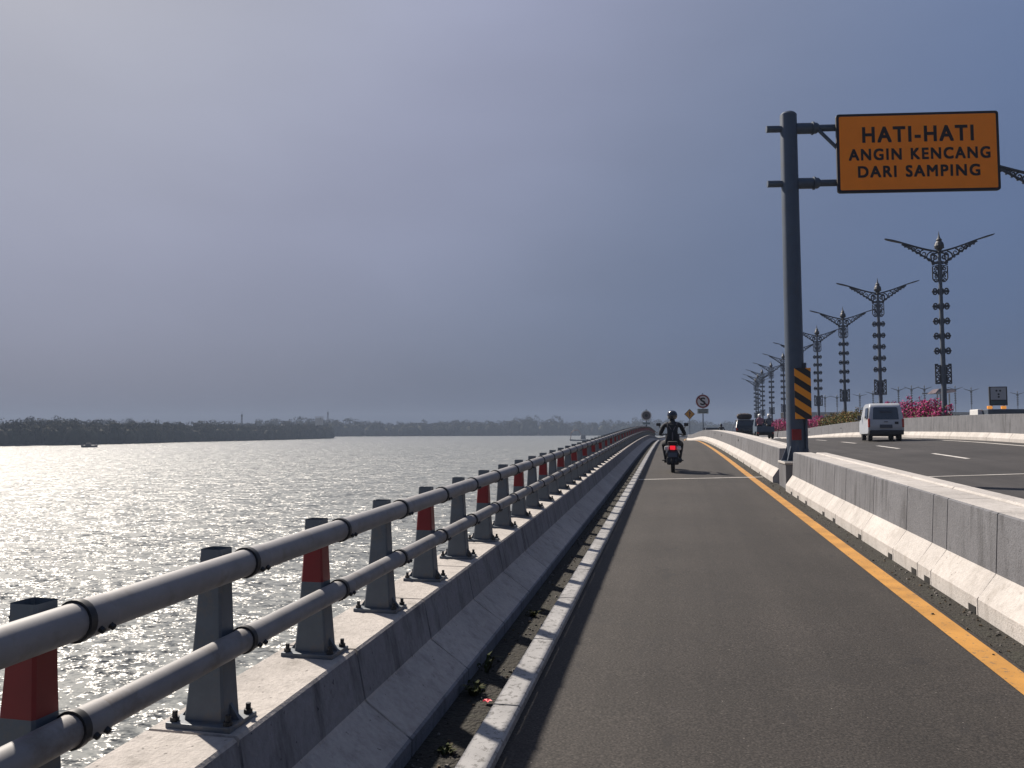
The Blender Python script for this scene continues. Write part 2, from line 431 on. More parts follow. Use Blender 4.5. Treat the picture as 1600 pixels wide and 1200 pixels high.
# concrete deck slab that carries everything
struct(sweep('bridge_deck', [(-1.95, -.16), (-1.95, -.75), (-1.0, -1.3), (12.6, -1.3), (13.6, -.75), (13.6, -.16)], YS, concrete("deck concrete", (.3, .29, .28))))
struct(ribbon('gutter', -1.262, -.90, M_DIRT, -.06))
struct(ribbon('lane', -.83, 2.46, M_ASPH, 0, nx=2))
struct(sweep('kerb', [(-.962, -.10), (-.962, .036), (-.952, .045), (-.818, .045), (-.806, .034), (-.800, -.10)], YS, M_KERB, joints=[y * 1.25 + .4 for y in range(-3, 60)]))
struct(ribbon('yellow_line', 1.955, 2.125, M_YEL, .004))
struct(ribbon('road_shoulder', 2.16, 2.47, M_DIRT, .004))
struct(ribbon('road', 3.16, 13.1, M_ASPH2, 0, zf=zm, nx=4))
struct(ribbon('edge_line', 3.55, 3.70, M_WHT, .004, zf=zm))
struct(ribbon('edge_line', 12.0, 12.14, M_WHT, .004, zf=zm))
dash = MB()
for i in range(16):
    y0 = 10.6 + i * 6.75
    pts = [y0 + k for k in (0, 1, 2, 3)]
    vs = []
    for y in pts: vs += [(8.22, y, zm(8.22, y) + .004), (8.36, y, zm(8.36, y) + .004)]
    dash.add(vs, [(2 * k, 2 * k + 1, 2 * k + 3, 2 * k + 2) for k in range(3)])
struct(dash.build('lane_marking', M_WHT))
# expansion joint: pale strip across lane and road
jt = MB()
def jy(x): return 19.55 + .42 * (x + .9)
xs = [-.795, 0, .8, 1.6, 2.34]
vs = []
for x in xs: vs += [(x, jy(x), zr(jy(x)) + .007), (x, jy(x) + .11, zr(jy(x) + .11) + .007)]
jt.add(vs, [(2 * k, 2 * k + 2, 2 * k + 3, 2 * k + 1) for k in range(len(xs) - 1)])
xs = [3.3, 5, 7, 9, 11, 12.4]; vs = []
jy2 = lambda x: 18.1 + .06 * x
for x in xs: vs += [(x, jy2(x), zm(x, jy2(x)) + .007), (x, jy2(x) + .1, zm(x, jy2(x) + .1) + .007)]
jt.add(vs, [(2 * k, 2 * k + 2, 2 * k + 3, 2 * k + 1) for k in range(len(xs) - 1)])
struct(jt.build('expansion_joint', M_WHT))

# ------------------------------------------------------------------ left parapet
PAR = [(-1.255, -.30), (-1.255, .022), (-1.268, .032), (-1.493, .188), (-1.500, .198), (-1.548, .428), (-1.560, .440), (-1.92, .440), (-1.935, .425), (-1.95, -.30)]
par = thing('concrete_parapet', (0, 0, 0), 'grey cast concrete parapet below the tubular railing on the water side', 'parapet')
sweep('wall', PAR, YS, [M_CONC, concrete('shade-toned parapet face', (.20, .203, .222), stain=(.05, .05, .055), sk=.8)], seg_m=(0, 1, 4), joints=[.45 + 1.075 * i for i in range(-1, 60)], parent=par)  # wall faces coloured darker to hold their shade; the streaks are stains
rm = MB(); rm.lathe([(.058, 0), (.058, .012), (.045, .018)], seg=20, rot=Matrix.Rotation(R(90), 3, 'Y') )
o = rm.build('reflector', mat("dull red reflector", (.16, .012, .016), .35), par, True, loc=(-1.553, 19.07, zr(19.07) + .33)); o.rotation_euler = (0, R(-12), 0)

# ------------------------------------------------------------------ tubular railing on the parapet
rail = thing('guard_railing', (-1.73, 0, .44), 'grey two-tube railing on tapered posts, some banded red, above the water', 'railing')
RZ = Vector((-1.73, 0, .44))
P0, SP = 2.715, .872
posts_y = [P0 + SP * i for i in range(-2, 98)]
def post_mesh(red):
    mb = MB()
    lv = [(.012, .086, .056), (.03, .082, .053), (.25, .067, .050), (.27, .066, .050), (.46, .053, .046), (.48, .052, .046), (.635, .044, .042), (.655, .044, .042)]
    if red: zs = [(.012, 0), (.352, 0), (.352, 1), (.572, 1), (.572, 0), (.655, 0)]
    else: zs = [(.012, 0), (.30, 0), (.655, 0)]
    def half(z):
        t = (z - .012) / .643; e = (1 - t) ** 1.5
        return .045 + .040 * e, .042 + .014 * e
    for (z0, a), (z1, b_) in zip(zs[:-1], zs[1:]):
        if z1 - z0 < 1e-4: continue
        mi = 1 if (a == 1 and b_ == 1) else 0
        k = 4
        for q in range(k):
            za = z0 + (z1 - z0) * q / k; zb = z0 + (z1 - z0) * (q + 1) / k
            (ax, ay), (bx, by) = half(za), half(zb)
            c = .008
            ring = lambda hx, hy, z: [(-hx + c, -hy, z), (hx - c, -hy, z), (hx, -hy + c, z), (hx, hy - c, z), (hx - c, hy, z), (-hx + c, hy, z), (-hx, hy - c, z), (-hx, -hy + c, z)]
            vs = ring(ax, ay, za) + ring(bx, by, zb)
            fs = [(i, (i + 1) % 8, 8 + (i + 1) % 8, 8 + i) for i in range(8)]
            mb.add(vs, fs, mi)
    hx, hy = half(.655)
    mb.box((0, 0, .618), (2 * hx - .004, 2 * hy - .004, .008), 2)  # dark plate in the hollow top, shade put into its colour
    return mb
def plate_mesh():
    mb = MB(); mb.bbox((0, 0, .007), (.27, .185, .022), .004)
    mb.prism([(-.122, .018), (-.086, .018), (-.080, .075)], -.008, .008); mb.prism([(.122, .018), (.086, .018), (.080, .075)], -.008, .008)
    return mb
def bolt_mesh():
    mb = MB(); mb.lathe([(.017, .017), (.017, .033), (.010, .0331), (.010, .056)], (0, 0, 0), 8); return mb
BOLTS = [(sx, sy, 0) for sx in (-.112, .112) for sy in (-.068, .068)]
proto = {}
for red in (0, 1):
    first = None
for i, y in enumerate(posts_y):
    red = (i % 2 == 1)
    loc = Vector((-1.73 + bend(y), y, zr(y) + .44)) - RZ
    if red not in proto:
        p = post_mesh(red).build('post', [M_POST, M_RED, M_DARK], rail, True)
        pl = plate_mesh().build('base_plate', M_POST, p); bo = []
        for q in BOLTS:
            d = bolt_mesh().build('anchor_bolt', M_DARK, p); d.location = q; bo.append(d)
        if red: p['label'] = 'post with a red band'
        proto[red] = (p, pl, bo)
    else:
        a, b_, c_ = proto[red]
        p = a.copy(); C.objects.link(p); p.parent = rail
        for q in [b_] + (c_ if y < 16 else []):
            d = q.copy(); C.objects.link(d); d.parent = p
    p.location = loc; p.rotation_euler = (rng.uniform(-.007, .007), rng.uniform(-.005, .005), rng.uniform(-.02, .02))
RX = -1.628
def rail_tube(zc, r):
    mb = MB(); ys = [y for y in YS if y < 110]
    mb.tube([(RX - RZ.x + bend(y), y, zr(y) + zc - RZ.z) for y in ys], r, 20)
    return mb.build('rail', M_RAIL, rail, True)
r1 = rail_tube(1.035, .052); r2 = rail_tube(.740, .046)
def collar_mesh(r):
    mb = MB()
    mb.lathe([(r + .001, -.012), (r + .008, -.012), (r + .009, 0), (r + .008, .012), (r + .001, .012)], seg=22, rot=Matrix.Rotation(R(-90), 3, 'X'), mi=0)
    mb.lathe([(r + .0005, .012), (r + .004, .013), (r + .004, .10), (r + .0005, .101)], seg=22, rot=Matrix.Rotation(R(-90), 3, 'X'), mi=1)
    for dz in (-.012, .014):
        mb.lathe([(.010, 0), (.010, .016), (.006, .018)], (r * .86, .055 + dz * 1.6, -r * .50), 6, rot=Matrix.Rotation(R(120), 3, 'Y'), mi=0)
    return mb
for rl, zc, r in ((r1, 1.035, .052), (r2, .740, .046)):
    me = None
    for y in posts_y:
        yy = y + .045
        if yy > 105: continue
        loc = Vector((RX + bend(yy), yy, zr(yy) + zc)) - RZ
        if me is None:
            o = collar_mesh(r).build('collar', [M_DARK, M_RAIL], rl, True); me = o.data
        else:
            o = bpy.data.objects.new('collar', me); C.objects.link(o); o.parent = rl
        o.location = loc
# saddles that hold the tubes to the posts
for rl, zc in ((r1, 1.035), (r2, .740)):
    me = None
    for y in posts_y[:40]:
        loc = Vector((RX - .045, y, zr(y) + zc)) - RZ
        if me is None:
            m_ = MB(); m_.box((0, 0, 0), (.05, .05, .05)); o = m_.build('saddle', M_POST, rl); me = o.data
        else:
            o = bpy.data.objects.new('saddle', me); C.objects.link(o); o.parent = rl
        o.location = loc

# ------------------------------------------------------------------ right-hand barriers
def barrier_profile(x, h, w, s=1):
    return [(x, -.05), (x, .135), (x + s * .006, .143), (x + s * .135, .327), (x + s * .142, .338), (x + s * .168, h - .012), (x + s * .182, h), (x + s * (.168 + w), h), (x + s * (.182 + w), h - .012), (x + s * (.182 + w), -.05)]
# separating barrier: a near and a far run, the sign pole stands in the gap
jn = [1.2, 2.35, 3.9, 5.05, 6.83, 7.95, 8.35, 9.2, 10.6, 12.2, 13.0, 14.6, 15.5, 16.3]
near = thing('concrete_barrier', (0, 0, 0), 'grey stained concrete barrier in the foreground, from the right edge to the warning sign pole', 'barrier')
ysn = [y for y in YS if y < 17.2] + [17.2]
sweep('wall', barrier_profile(2.38, .82, .36), ysn, [M_CONC_L, M_CONC_SH], joints=jn, parent=near, seg_m=(4, 5))
cap = MB(); vs = []
sweep('coping', [(3.0, .10), (3.0, .80), (3.02, .82), (3.20, .82), (3.22, .80), (3.22, .10)], ysn, M_CONC_L, joints=[j for j in jn if j > 2][::3], parent=near)
far = thing('concrete_barrier', (0, 0, 0), 'pale concrete barrier between lane and road, beyond the warning sign pole towards the crest', 'barrier')
ysf = [19.3] + [y for y in YS if 19.4 < y < 330]
sweep('wall', barrier_profile(2.38, .82, .36), ysf, [M_CONC_L, M_CONC_SH], joints=[19.3 + 1.13 * i for i in range(1, 50)], parent=far, seg_m=(4, 5))
sweep('coping', [(3.0, .10), (3.0, .80), (3.02, .82), (3.20, .82), (3.22, .80), (3.22, .10)], ysf, M_CONC_L, parent=far)
for b_, j_ in ((near, jn), (far, [22 + 2.3 * i for i in range(14)])):
    for j in j_:
        if j < 4.5 or j > 52: continue
        m_ = MB(); m_.box((2.381, j + .11, zr(j + .1) + .036), (.012, .15, .055)); m_.build('drain_hole', mat("dark drain", (.008, .008, .008), .9), b_)
for y in (30.5, 40.2, 46.0):
    m_ = MB(); m_.bbox((2.532, y, zr(y) + .66), (.02, .16, .07), .006); m_.build('reflector', M_DARK, far)
# far edge barrier of the road
edge = thing('concrete_barrier', (0, 0, 0), 'long pale concrete barrier on the far side of the road below the flower hedges', 'barrier')
sweep('wall', barrier_profile(12.9, 1.10, .12, -1 if False else 1), [y for y in YS if y > -4], [M_CONC_L, M_CONC_SH], joints=[-2 + 2.2 * i for i in range(70)], zf=lambda y: zm(12.9, y), parent=edge, seg_m=(4, 5))
for y in (51.5, 64, 78):
    m_ = MB(); m_.bbox((13.05, y, zm(12.9, y) + .72), (.02, .3, .09), .006); m_.build('reflector', M_DARK, edge)

# ------------------------------------------------------------------ warning sign on its pole
M_POLE = mat("blue-grey pole paint", (.066, .088, .125), .45, .25, var=.12, vscale=3, dirt=(.07, .08, .095), dscale=4)
M_SIGNB = mat("dark sign frame", (.016, .012, .014), .5)
M_ORANGE = mat("orange sign sheeting", (.95, .25, .004), .42, var=.05, vscale=3)
M_LETTER = mat("black lettering", (.014, .010, .010), .5)
PL = Vector((2.76, 17.82, zr(17.8)))
base = thing('concrete_pedestal', (PL.x, PL.y + .35, PL.z), 'short concrete block filling the barrier gap under the sign pole', 'pedestal')
m_ = MB(); m_.bbox((0, 0, .26), (.62, 1.05, .56), .02); m_.build('block', M_CONC_SH, base)  # the block's dark colour includes the shade on its front
m_ = MB(); m_.bbox((0, 0, .56), (.66, 1.10, .05), .012); m_.build('capping', M_CONC_L, base)
ws = thing('warning_sign', (PL.x, PL.y + .35, PL.z + .58), 'orange warning sign with black lettering hung beside a tall grey pole', 'road sign')
W0 = Vector((PL.x, PL.y + .35, PL.z + .58))
top = 8.87 - W0.z
m_ = MB(); m_.tube([(0, 0, .02), (-.01, 0, top * .5), (-.02, 0, top - .05), (-.02, 0, top)], [.205, .195, .186, .14], 28); m_.build('pole', M_POLE, ws, True)
m_ = MB(); m_.bbox((0, 0, .012), (.60, .60, .03), .006)
for k in range(8):
    q = k * math.pi / 4; rot = Matrix.Rotation(q, 3, 'Z')
    pts = [rot @ Vector(p) for p in ((.19, -.012, .02), (.33, -.012, .02), (.19, -.012, .38), (.19, .012, .02), (.33, .012, .02), (.19, .012, .38))]
    m_.add(pts, [(0, 1, 2), (5, 4, 3), (0, 3, 4, 1), (1, 4, 5, 2), (2, 5, 3, 0)])
m_.build('base_plate', M_POLE, ws)
ang = R(8.0)
def arm_pt(d): return (d * math.cos(ang), d * math.sin(ang) - .0, 0)
for zz in (8.50, 7.22):
    zl = zz - W0.z
    m_ = MB(); m_.tube([(-.50 * math.cos(ang), -.50 * math.sin(ang), zl - .0), (-.52 * math.cos(ang), -.52 * math.sin(ang), zl)][::-1] + [(0, 0, zl), (4.1 * math.cos(ang), 4.1 * math.sin(ang), zl)], .078, 16)
    a = m_.build('bracket_arm', M_POLE, ws, True)
    m_ = MB(); m_.tube([(d * math.cos(ang), d * math.sin(ang), zl) for d in (.12, .14, .60, .64)], [.10, .125, .125, .10], 18)
    m_.tube([(d * math.cos(ang), d * math.sin(ang), zl) for d in (.50, .502, .535, .537)], [.12, .15, .15, .12], 18)
    m_.build('sleeve', M_POLE, a, True)
m_ = MB(); m_.tube([(.62, .05, 8.46 - W0.z), (1.12, .08, 7.90 - W0.z)], .04, 10); m_.build('brace', M_POLE, ws, True)
# the panel
def rrect(w, h, r, n=5):
    pts = []
    for cx, cy, a0 in ((w/2-r, h/2-r, 0), (-w/2+r, h/2-r, 90), (-w/2+r, -h/2+r, 180), (w/2-r, -h/2+r, 270)):
        for k in range(n + 1):
            q = R(a0 + 90 * k / n); pts.append((cx + r * math.cos(q), cy + r * math.sin(q)))
    return pts
PW, PH = 3.54, 1.81
pc = Vector(((.99 + PW / 2) * math.cos(ang), (.99 + PW / 2) * math.sin(ang), 7.834 - W0.z))
pan = MB(); pan.prism(rrect(PW, PH, .065), -.03, .03); pan = pan.build('sign_panel', M_SIGNB, ws)
pan.location = pc + Vector((.14 * math.sin(ang), -.14 * math.cos(ang), 0)); pan.rotation_euler = (0, 0, ang)
f_ = MB(); f_.prism(rrect(PW - .12, PH - .12, .03), -.036, -.0305); f_.build('sign_face', M_ORANGE, pan)
def lettering(text, width, height, cx, cz, parent, m, y=-.0365, bold=.02):
    cu = bpy.data.curves.new('lettering', 'FONT'); cu.body = text; cu.size = 1; cu.space_character = 1.22; cu.space_word = 1.15; cu.extrude = .0; cu.resolution_u = 4
    ob = bpy.data.objects.new('lettering', cu); C.objects.link(ob)
    dg = bpy.context.evaluated_depsgraph_get(); me = bpy.data.meshes.new_from_object(ob.evaluated_get(dg))
    bpy.data.objects.remove(ob)
    xs = [v.co.x for v in me.vertices]; ys = [v.co.y for v in me.vertices]
    sx = width / (max(xs) - min(xs)); sy = height / (max(ys) - min(ys)); mx = (max(xs) + min(xs)) / 2; my = (max(ys) + min(ys)) / 2
    for v in me.vertices: v.co = Vector(((v.co.x - mx) * sx + cx, y, (v.co.y - my) * sy + cz))
    base_v = [v.co.copy() for v in me.vertices]; base_f = [tuple(p.vertices) for p in me.polygons]; q = MB()
    if ' ' in text:     # one piece of lettering per word
        vx = sorted(v.x for v in base_v); gaps = [(b2 - a2, (a2 + b2) / 2) for a2, b2 in zip(vx[:-1], vx[1:])]; cut = max(gaps)[1]
        for side in (0, 1):
            w_ = MB()
            for k, (dx, dz) in enumerate(((1, 1), (-1, 1), (1, -1), (-1, -1), (0, 0))):
                idx = [i for i, v in enumerate(base_v) if (v.x > cut) == bool(side)]; mp2 = {a2: b2 for b2, a2 in enumerate(idx)}
                w_.add([(base_v[i].x + dx * bold, base_v[i].y - k * .0008, base_v[i].z + dz * bold) for i in idx], [tuple(mp2[i] for i in f) for f in base_f if f[0] in mp2])
            w_.build('lettering', m, parent)
        return
    for k, (dx, dz) in enumerate(((1, 1), (-1, 1), (1, -1), (-1, -1), (0, 0))):
        q.add([(v.x + dx * bold, v.y - k * .0008, v.z + dz * bold) for v in base_v], base_f)
    return q.build('lettering', m, parent)
# panel spans 970 x 470 units in the measured close-up
u = PW / 965.0
lettering('HATI-HATI', 655 * u, 92 * u, (967 - 965) * u, .415, pan, M_LETTER, bold=.0145)
lettering('ANGIN KENCANG', 835 * u, 68 * u, (972 - 965) * u, -.040, pan, M_LETTER, bold=.0115)
lettering('DARI SAMPING', 718 * u, 68 * u, (967 - 965) * u, -.435, pan, M_LETTER, bold=.0115)
# striped hazard marker and reflector on the pole
hz = MB(); hw, hh = .345, 1.13
hz.box((0, 0, 0), (hw, .02, hh), 0)
hz = hz.build('hazard_marker', mat("hazard black", (.018, .017, .018), .5), ws)
hz.location = (.125, -.235, 2.41 - W0.z)
def clip_poly(pts, ax, lim, sg):
    out = []
    for i in range(len(pts)):
        a, b_ = pts[i], pts[(i + 1) % len(pts)]; da, db = (a[ax] - lim) * sg, (b_[ax] - lim) * sg
        if da <= 0: out.append(a)
        if da * db < 0:
            t = da / (da - db); out.append((a[0] + (b_[0] - a[0]) * t, a[1] + (b_[1] - a[1]) * t))
    return out
st_ = MB()
for k in range(-1, 5):
    z0 = .50 - k * .325
    q = [(-hw/2, z0 + .06), (-hw/2, z0 - .105), (hw/2, z0 - .345), (hw/2, z0 - .18)]
    q = clip_poly(clip_poly(q, 1, hh/2, 1), 1, -hh/2, -1)
    if len(q) > 2: st_.prism(q, -.0145, -.0105)
st_.build('stripes', mat("hazard orange", (.80, .29, .015), .45), hz)
m_ = MB(); m_.bbox((0, -.012, 0), (.20, .02, .24), .004); o = m_.build('reflector', M_RED, ws); o.location = (-.02, -.205, 1.50 - W0.z)
m_ = MB(); m_.tube([(.20, -.12, .05), (.20, -.12, 2.2)], .032, 10); m_.build('conduit', M_POLE, ws, True)

# ------------------------------------------------------------------ ornate street lamps
M_LAMP = mat("dark lamp iron", (.055, .060, .072), .5, .3, var=.25, vscale=6)
M_LPOLE = mat("grey lamp pole", (.085, .10, .125), .5, .3, var=.15, vscale=3)
def flat_curve(mb, pts, w, t=.02, taper=None):
    """flat iron strip along a 2-D curve in the x-z plane"""
    n = len(pts); vs = []
    for i, p in enumerate(pts):
        a = pts[max(i - 1, 0)]; b_ = pts[min(i + 1, n - 1)]
        d = math.hypot(b_[0] - a[0], b_[1] - a[1]) or 1; nx, nz = -(b_[1] - a[1]) / d, (b_[0] - a[0]) / d
        k = w * (taper(i / (n - 1)) if taper else 1) / 2
        vs += [(p[0] + nx * k, -t, p[1] + nz * k), (p[0] - nx * k, -t, p[1] - nz * k), (p[0] - nx * k, t, p[1] - nz * k), (p[0] + nx * k, t, p[1] + nz * k)]
    fs = [(4*i + k, 4*i + (k+1) % 4, 4*i + 4 + (k+1) % 4, 4*i + 4 + k) for i in range(n - 1) for k in range(4)] + [(3, 2, 1, 0), (4*n-4, 4*n-3, 4*n-2, 4*n-1)]
    mb.add(vs, fs)
def scroll(mb, cx, cz, r, a0, turns, sgn, w):
    n = 18; flat_curve(mb, [(cx + r * (1 - .8 * i / n) * math.cos(a0 + sgn * turns * 2 * math.pi * i / n), cz + r * (1 - .8 * i / n) * math.sin(a0 + sgn * turns * 2 * math.pi * i / n)) for i in range(n + 1)], w, taper=lambda t: 1 - .4 * t)
LAMP_LABELS = []
def make_lamp(label):
    t = thing('street_lamp', (0, 0, 0), label, 'street lamp', group='ornate street lamps along the flower hedge')
    m_ = MB(); m_.tube([(0, 0, -.6), (0, 0, 3), (0, 0, 7), (0, 0, 10.0)], [.14, .125, .10, .08], 14); m_.build('pole', M_LPOLE, t, True)
    m_ = MB()
    for s in (-1, 1):
        m_.prism([(s * .12, -.1), (s * .42, -.1), (s * .12, 1.1)], -.012, .012)
    m_.box((0, 0, -.1), (.9, .9, .06)); m_.build('base_plate', M_LPOLE, t)
    m_ = MB(); m_.lathe([(.05, 9.95), (.16, 10.0), (.10, 10.10), (.20, 10.22), (.24, 10.34), (.20, 10.48), (.12, 10.60), (.15, 10.66), (.07, 10.76), (.035, 10.9), (.008, 11.12)], seg=12)
    for k in range(6):
        q = k * math.pi / 3; m_.box((.2 * math.cos(q), .2 * math.sin(q), 10.36), (.07, .07, .30), rot=Matrix.Rotation(q, 3, 'Z'), top=(.2, .2))
    m_.build('finial', M_LAMP, t)
    for s in (-1, 1):
        a = MB()
        # beam: rising, slightly hollow curve out to the lamp head
        up_ = lambda x: 10.02 + .30 * x - .035 * math.sin(x * 2.2)
        lo_ = lambda x: up_(x) - .66 * max(0, 1 - x / 2.0) ** 1.5 - .07
        flat_curve(a, [(s * x, up_(x)) for x in [.03 + .13 * i for i in range(16)]], .09, .05, taper=lambda q: 1 - .3 * q)
        flat_curve(a, [(s * x, lo_(x)) for x in [.14 + .13 * i for i in range(14)]], .065, .03)
        x = .20
        while x < 1.75:
            d = up_(x) - lo_(x); r = max(.05, d * .46)
            scroll(a, s * (x + r * .6), (up_(x) + lo_(x)) / 2, r, R(90), 1.25, -s, .068)
            x += r * 1.55
        for i in range(8):
            x = .34 + i * .19; scroll(a, s * x, lo_(x) - .045, .08 - .004 * i, R(90), 1.0, s, .055)
        a = a.build('lamp_arm', M_LAMP, t)
        h = MB(); x0 = 1.80; x1 = 2.66
        f = lambda x: 10.02 + .30 * x - .035 * math.sin(x * 2.2)
        vs = []
        for x, w_, d_ in ((x0, .05, .05), (x0 + .08, .09, .06), (2.3, .12, .07), (x1 - .06, .10, .05), (x1, .05, .025)):
            vs += [(s * x, -w_, f(x) + .03), (s * x, w_, f(x) + .03), (s * x, w_, f(x) + .03 - d_), (s * x, -w_, f(x) + .03 - d_)]
        h.add(vs, [(4*i+k, 4*i+(k+1) % 4, 4*i+4+(k+1) % 4, 4*i+4+k) for i in range(4) for k in range(4)] + [(3, 2, 1, 0), (16, 17, 18, 19)])
        h.build('lamp_head', M_LAMP, a)
    b_ = MB()
    for s in (-1, 1):
        flat_curve(b_, [(s * .10, 9.98), (s * .42, 9.88), (s * .40, 9.55), (s * .26, 9.36)], .08)
        for cx, cz, r, a0, sg in ((.24, 9.72, .14, 60, 1), (.33, 9.45, .11, -60, -1), (.16, 9.46, .09, 120, 1), (.30, 9.90, .08, 0, 1)):
            scroll(b_, s * cx, cz, r, R(a0) if s > 0 else R(180 - a0), 1.3, sg * s, .068)
        flat_curve(b_, [(s * .07, 9.32), (s * .36, 9.25), (s * .36, 8.62), (s * .30, 8.50)], .055)
        flat_curve(b_, [(s * .09, 9.28), (s * .09, 8.44)], .05)
        for cx, cz, r, a0, sg in ((.22, 9.14, .11, 90, 1), (.25, 8.92, .10, -90, -1), (.20, 8.74, .10, 90, 1), (.20, 8.53, .11, 200, 1)):
            scroll(b_, s * cx, cz, r, R(a0) if s > 0 else R(180 - a0), 1.3, sg * s, .068)
    b_.build('scroll_bracket', M_LAMP, t)
    orn = None
    for k in range(5):
        if orn is None:
            q = MB()
            for s in (-1, 1):
                scroll(q, s * .26, .075, .115, R(-90), 1.2, s, .085); scroll(q, s * .26, -.075, .115, R(90), 1.2, -s, .085)
                flat_curve(q, [(s * .05, 0), (s * .36, 0)], .11); flat_curve(q, [(s * .08, .15), (s * .14, .05), (s * .14, -.05), (s * .08, -.15)], .07)
                flat_curve(q, [(s * .34, .06), (s * .40, 0), (s * .34, -.06)], .08)
            orn = q.build('ornament', M_LAMP, t); o = orn
        else:
            o = orn.copy(); C.objects.link(o)
        o.location = (0, 0, 7.92 - .785 * k)
    p_ = MB()
    for s in (-1, 1):
        flat_curve(p_, [(s * .37, 4.10), (s * .37, 3.06)], .065); flat_curve(p_, [(s * .13, 4.05), (s * .13, 3.06)], .05)
        for z in (4.02, 3.08): flat_curve(p_, [(s * .10, z), (s * .39, z)], .06)
        p_.box((s * .31, 0, 4.06), (.14, .04, .10))
        for i in range(4):
            scroll(p_, s * .25, 3.88 - i * .225, .115, R(90) if i % 2 else R(-90), 1.3, s if i % 2 else -s, .07)
    p_.build('scroll_panel', M_LAMP, t)
    return t
lamp_pos = [(14.0, 31.6), (14.0, 43.7), (14.1, 56.4), (14.45, 69.0), (14.45, 80.8), (14.5, 93.4), (14.8, 106.8), (15.0, 121), (15.2, 134.4), (15.7, 145.5), (16.6, 158)]
lamp_lab = ['ornate iron lamp mostly outside the picture, its left arm tip showing behind the orange sign',
  'largest fully visible ornate iron lamp, standing at the right end of the pink flower hedge',
  'ornate iron lamp rising just above the white van roof',
  'ornate iron lamp between the white van and the striped marker, above the orange-green hedge',
  'ornate iron lamp directly right of the striped sign pole, above the pink hedge end',
  'ornate iron lamp with its mast hidden by the grey sign pole, arms showing both sides',
  'ornate iron lamp just left of the sign pole, tallest of the lamps on that side',
  'ornate iron lamp second from the sign pole on its left side',
  'ornate iron lamp third from the sign pole on its left, before the far cluster']
lamp0 = make_lamp(lamp_lab[0])
for i, (x, y) in enumerate(lamp_pos):
    o = lamp0 if i == 0 else copy_tree(lamp0)
    o.location = (x, y, .95 + (.30 if i == 0 else 0) - (.25 if i == 0 else 0))
    o['label'] = lamp_lab[i] if i < len(lamp_lab) else 'hazy ornate iron lamp in the overlapping cluster at the far end of the row'

# far viaduct with its own small lamps, seen over the barrier
via = thing('viaduct', (20, 250, 0), 'low hazy grey viaduct behind the road barrier at the right', 'bridge')
m_ = MB()
vp = [(35, 251.6), (48, 255), (71, 259.6), (93, 264), (118, 269), (170, 280), (240, 300)]
vs = []
for (x, y) in vp: vs += [(x - 20, y - 250, 5.3), (x - 20, y - 250, 7.2), (x - 20, y - 241, 7.2), (x - 20, y - 241, 5.3)]
m_.add(vs, [(4*i+k, 4*i+(k+1) % 4, 4*i+4+(k+1) % 4, 4*i+4+k) for i in range(len(vp)-1) for k in range(4)])
m_.build('deck', M_CONC, via)
for i in range(13):
    x = 40 + i * 15; y = 252 + (x - 20) * .2
    q = MB(); q.box((x - 20, y - 250 + 2, -.6), (1.6, 3, 11.6)); q.build('pier', M_CONC, via)
flamp = None
for (x, y, zt) in [(48.1, 255, 12.6), (51.8, 255.7, 12.6), (58.9, 257.2, 13.2), (63, 258, 14), (70.9, 259.6, 15.2), (75, 260.5, 15.6), (79, 261.3, 15.6), (88.5, 263.2, 15.5), (93.5, 264.3, 15), (107.8, 267.2, 13.8)]:
    y += 3
    if flamp is None:
        t = MB(); t.tube([(0, 0, 0), (0, 0, 8)], .11, 6)
        for s in (-1, 1): t.tube([(0, 0, 7.1), (s * .8, 0, 7.35), (s * 2.2, 0, 7.9)], [.16, .13, .06], 6)
        t.lathe([(.05, 7.8), (.2, 8.0), (.05, 8.4)], seg=6)
        for k in range(5): t.box((0, 0, 5.9 - k * .75), (.6, .1, .3))
        t.box((0, 0, 6.7), (.6, .1, .6))
        flamp = t.build('street_lamp', M_LAMP); o = flamp
    else:
        o = flamp.copy(); C.objects.link(o)
    tag(o, 'small hazy twin-arm lamp on the distant viaduct', 'street lamp', 'small lamps on the distant viaduct')
    o.location = (x, y, 7.2); o.scale = (1, 1, (zt - 7.2) / 8.2)
tc_ = thing('toll_canopy', (83.6, 262, 6.4), 'distant purple-red canopy roof beside the nearest lamp mast', 'canopy')
q = MB(); q.add([(-3.4, -4, 6.6), (2.6, -4, 6.9), (2.6, 4, 6.9), (-3.4, 4, 6.6), (-2, -3, 8.0), (2, -3, 7.8), (2, 3, 7.8), (-2, 3, 8.0)], [(0, 1, 5, 4), (1, 2, 6, 5), (2, 3, 7, 6), (3, 0, 4, 7), (4, 5, 6, 7), (0, 3, 2, 1)])
q.build('roof', mat("maroon roof", (.06, .035, .045), .8), tc_)
for x in (-1.6, 1.8):
    q = MB(); q.box((x, 0, 3.3), (.35, .35, 6.6)); q.build('column', M_CONC, tc_)
gt = thing('gantry', (86, 272, 7.2), 'thin distant road gantry to the right of the maroon canopy', 'gantry')
q = MB(); q.tube([(0, 0, 0), (0, 0, 6.3)], .28, 8); q.build('post', M_LPOLE, gt); q = MB(); q.box((-2.6, 0, 6.3), (5.6, .4, .5)); q.build('beam', M_LPOLE, gt)

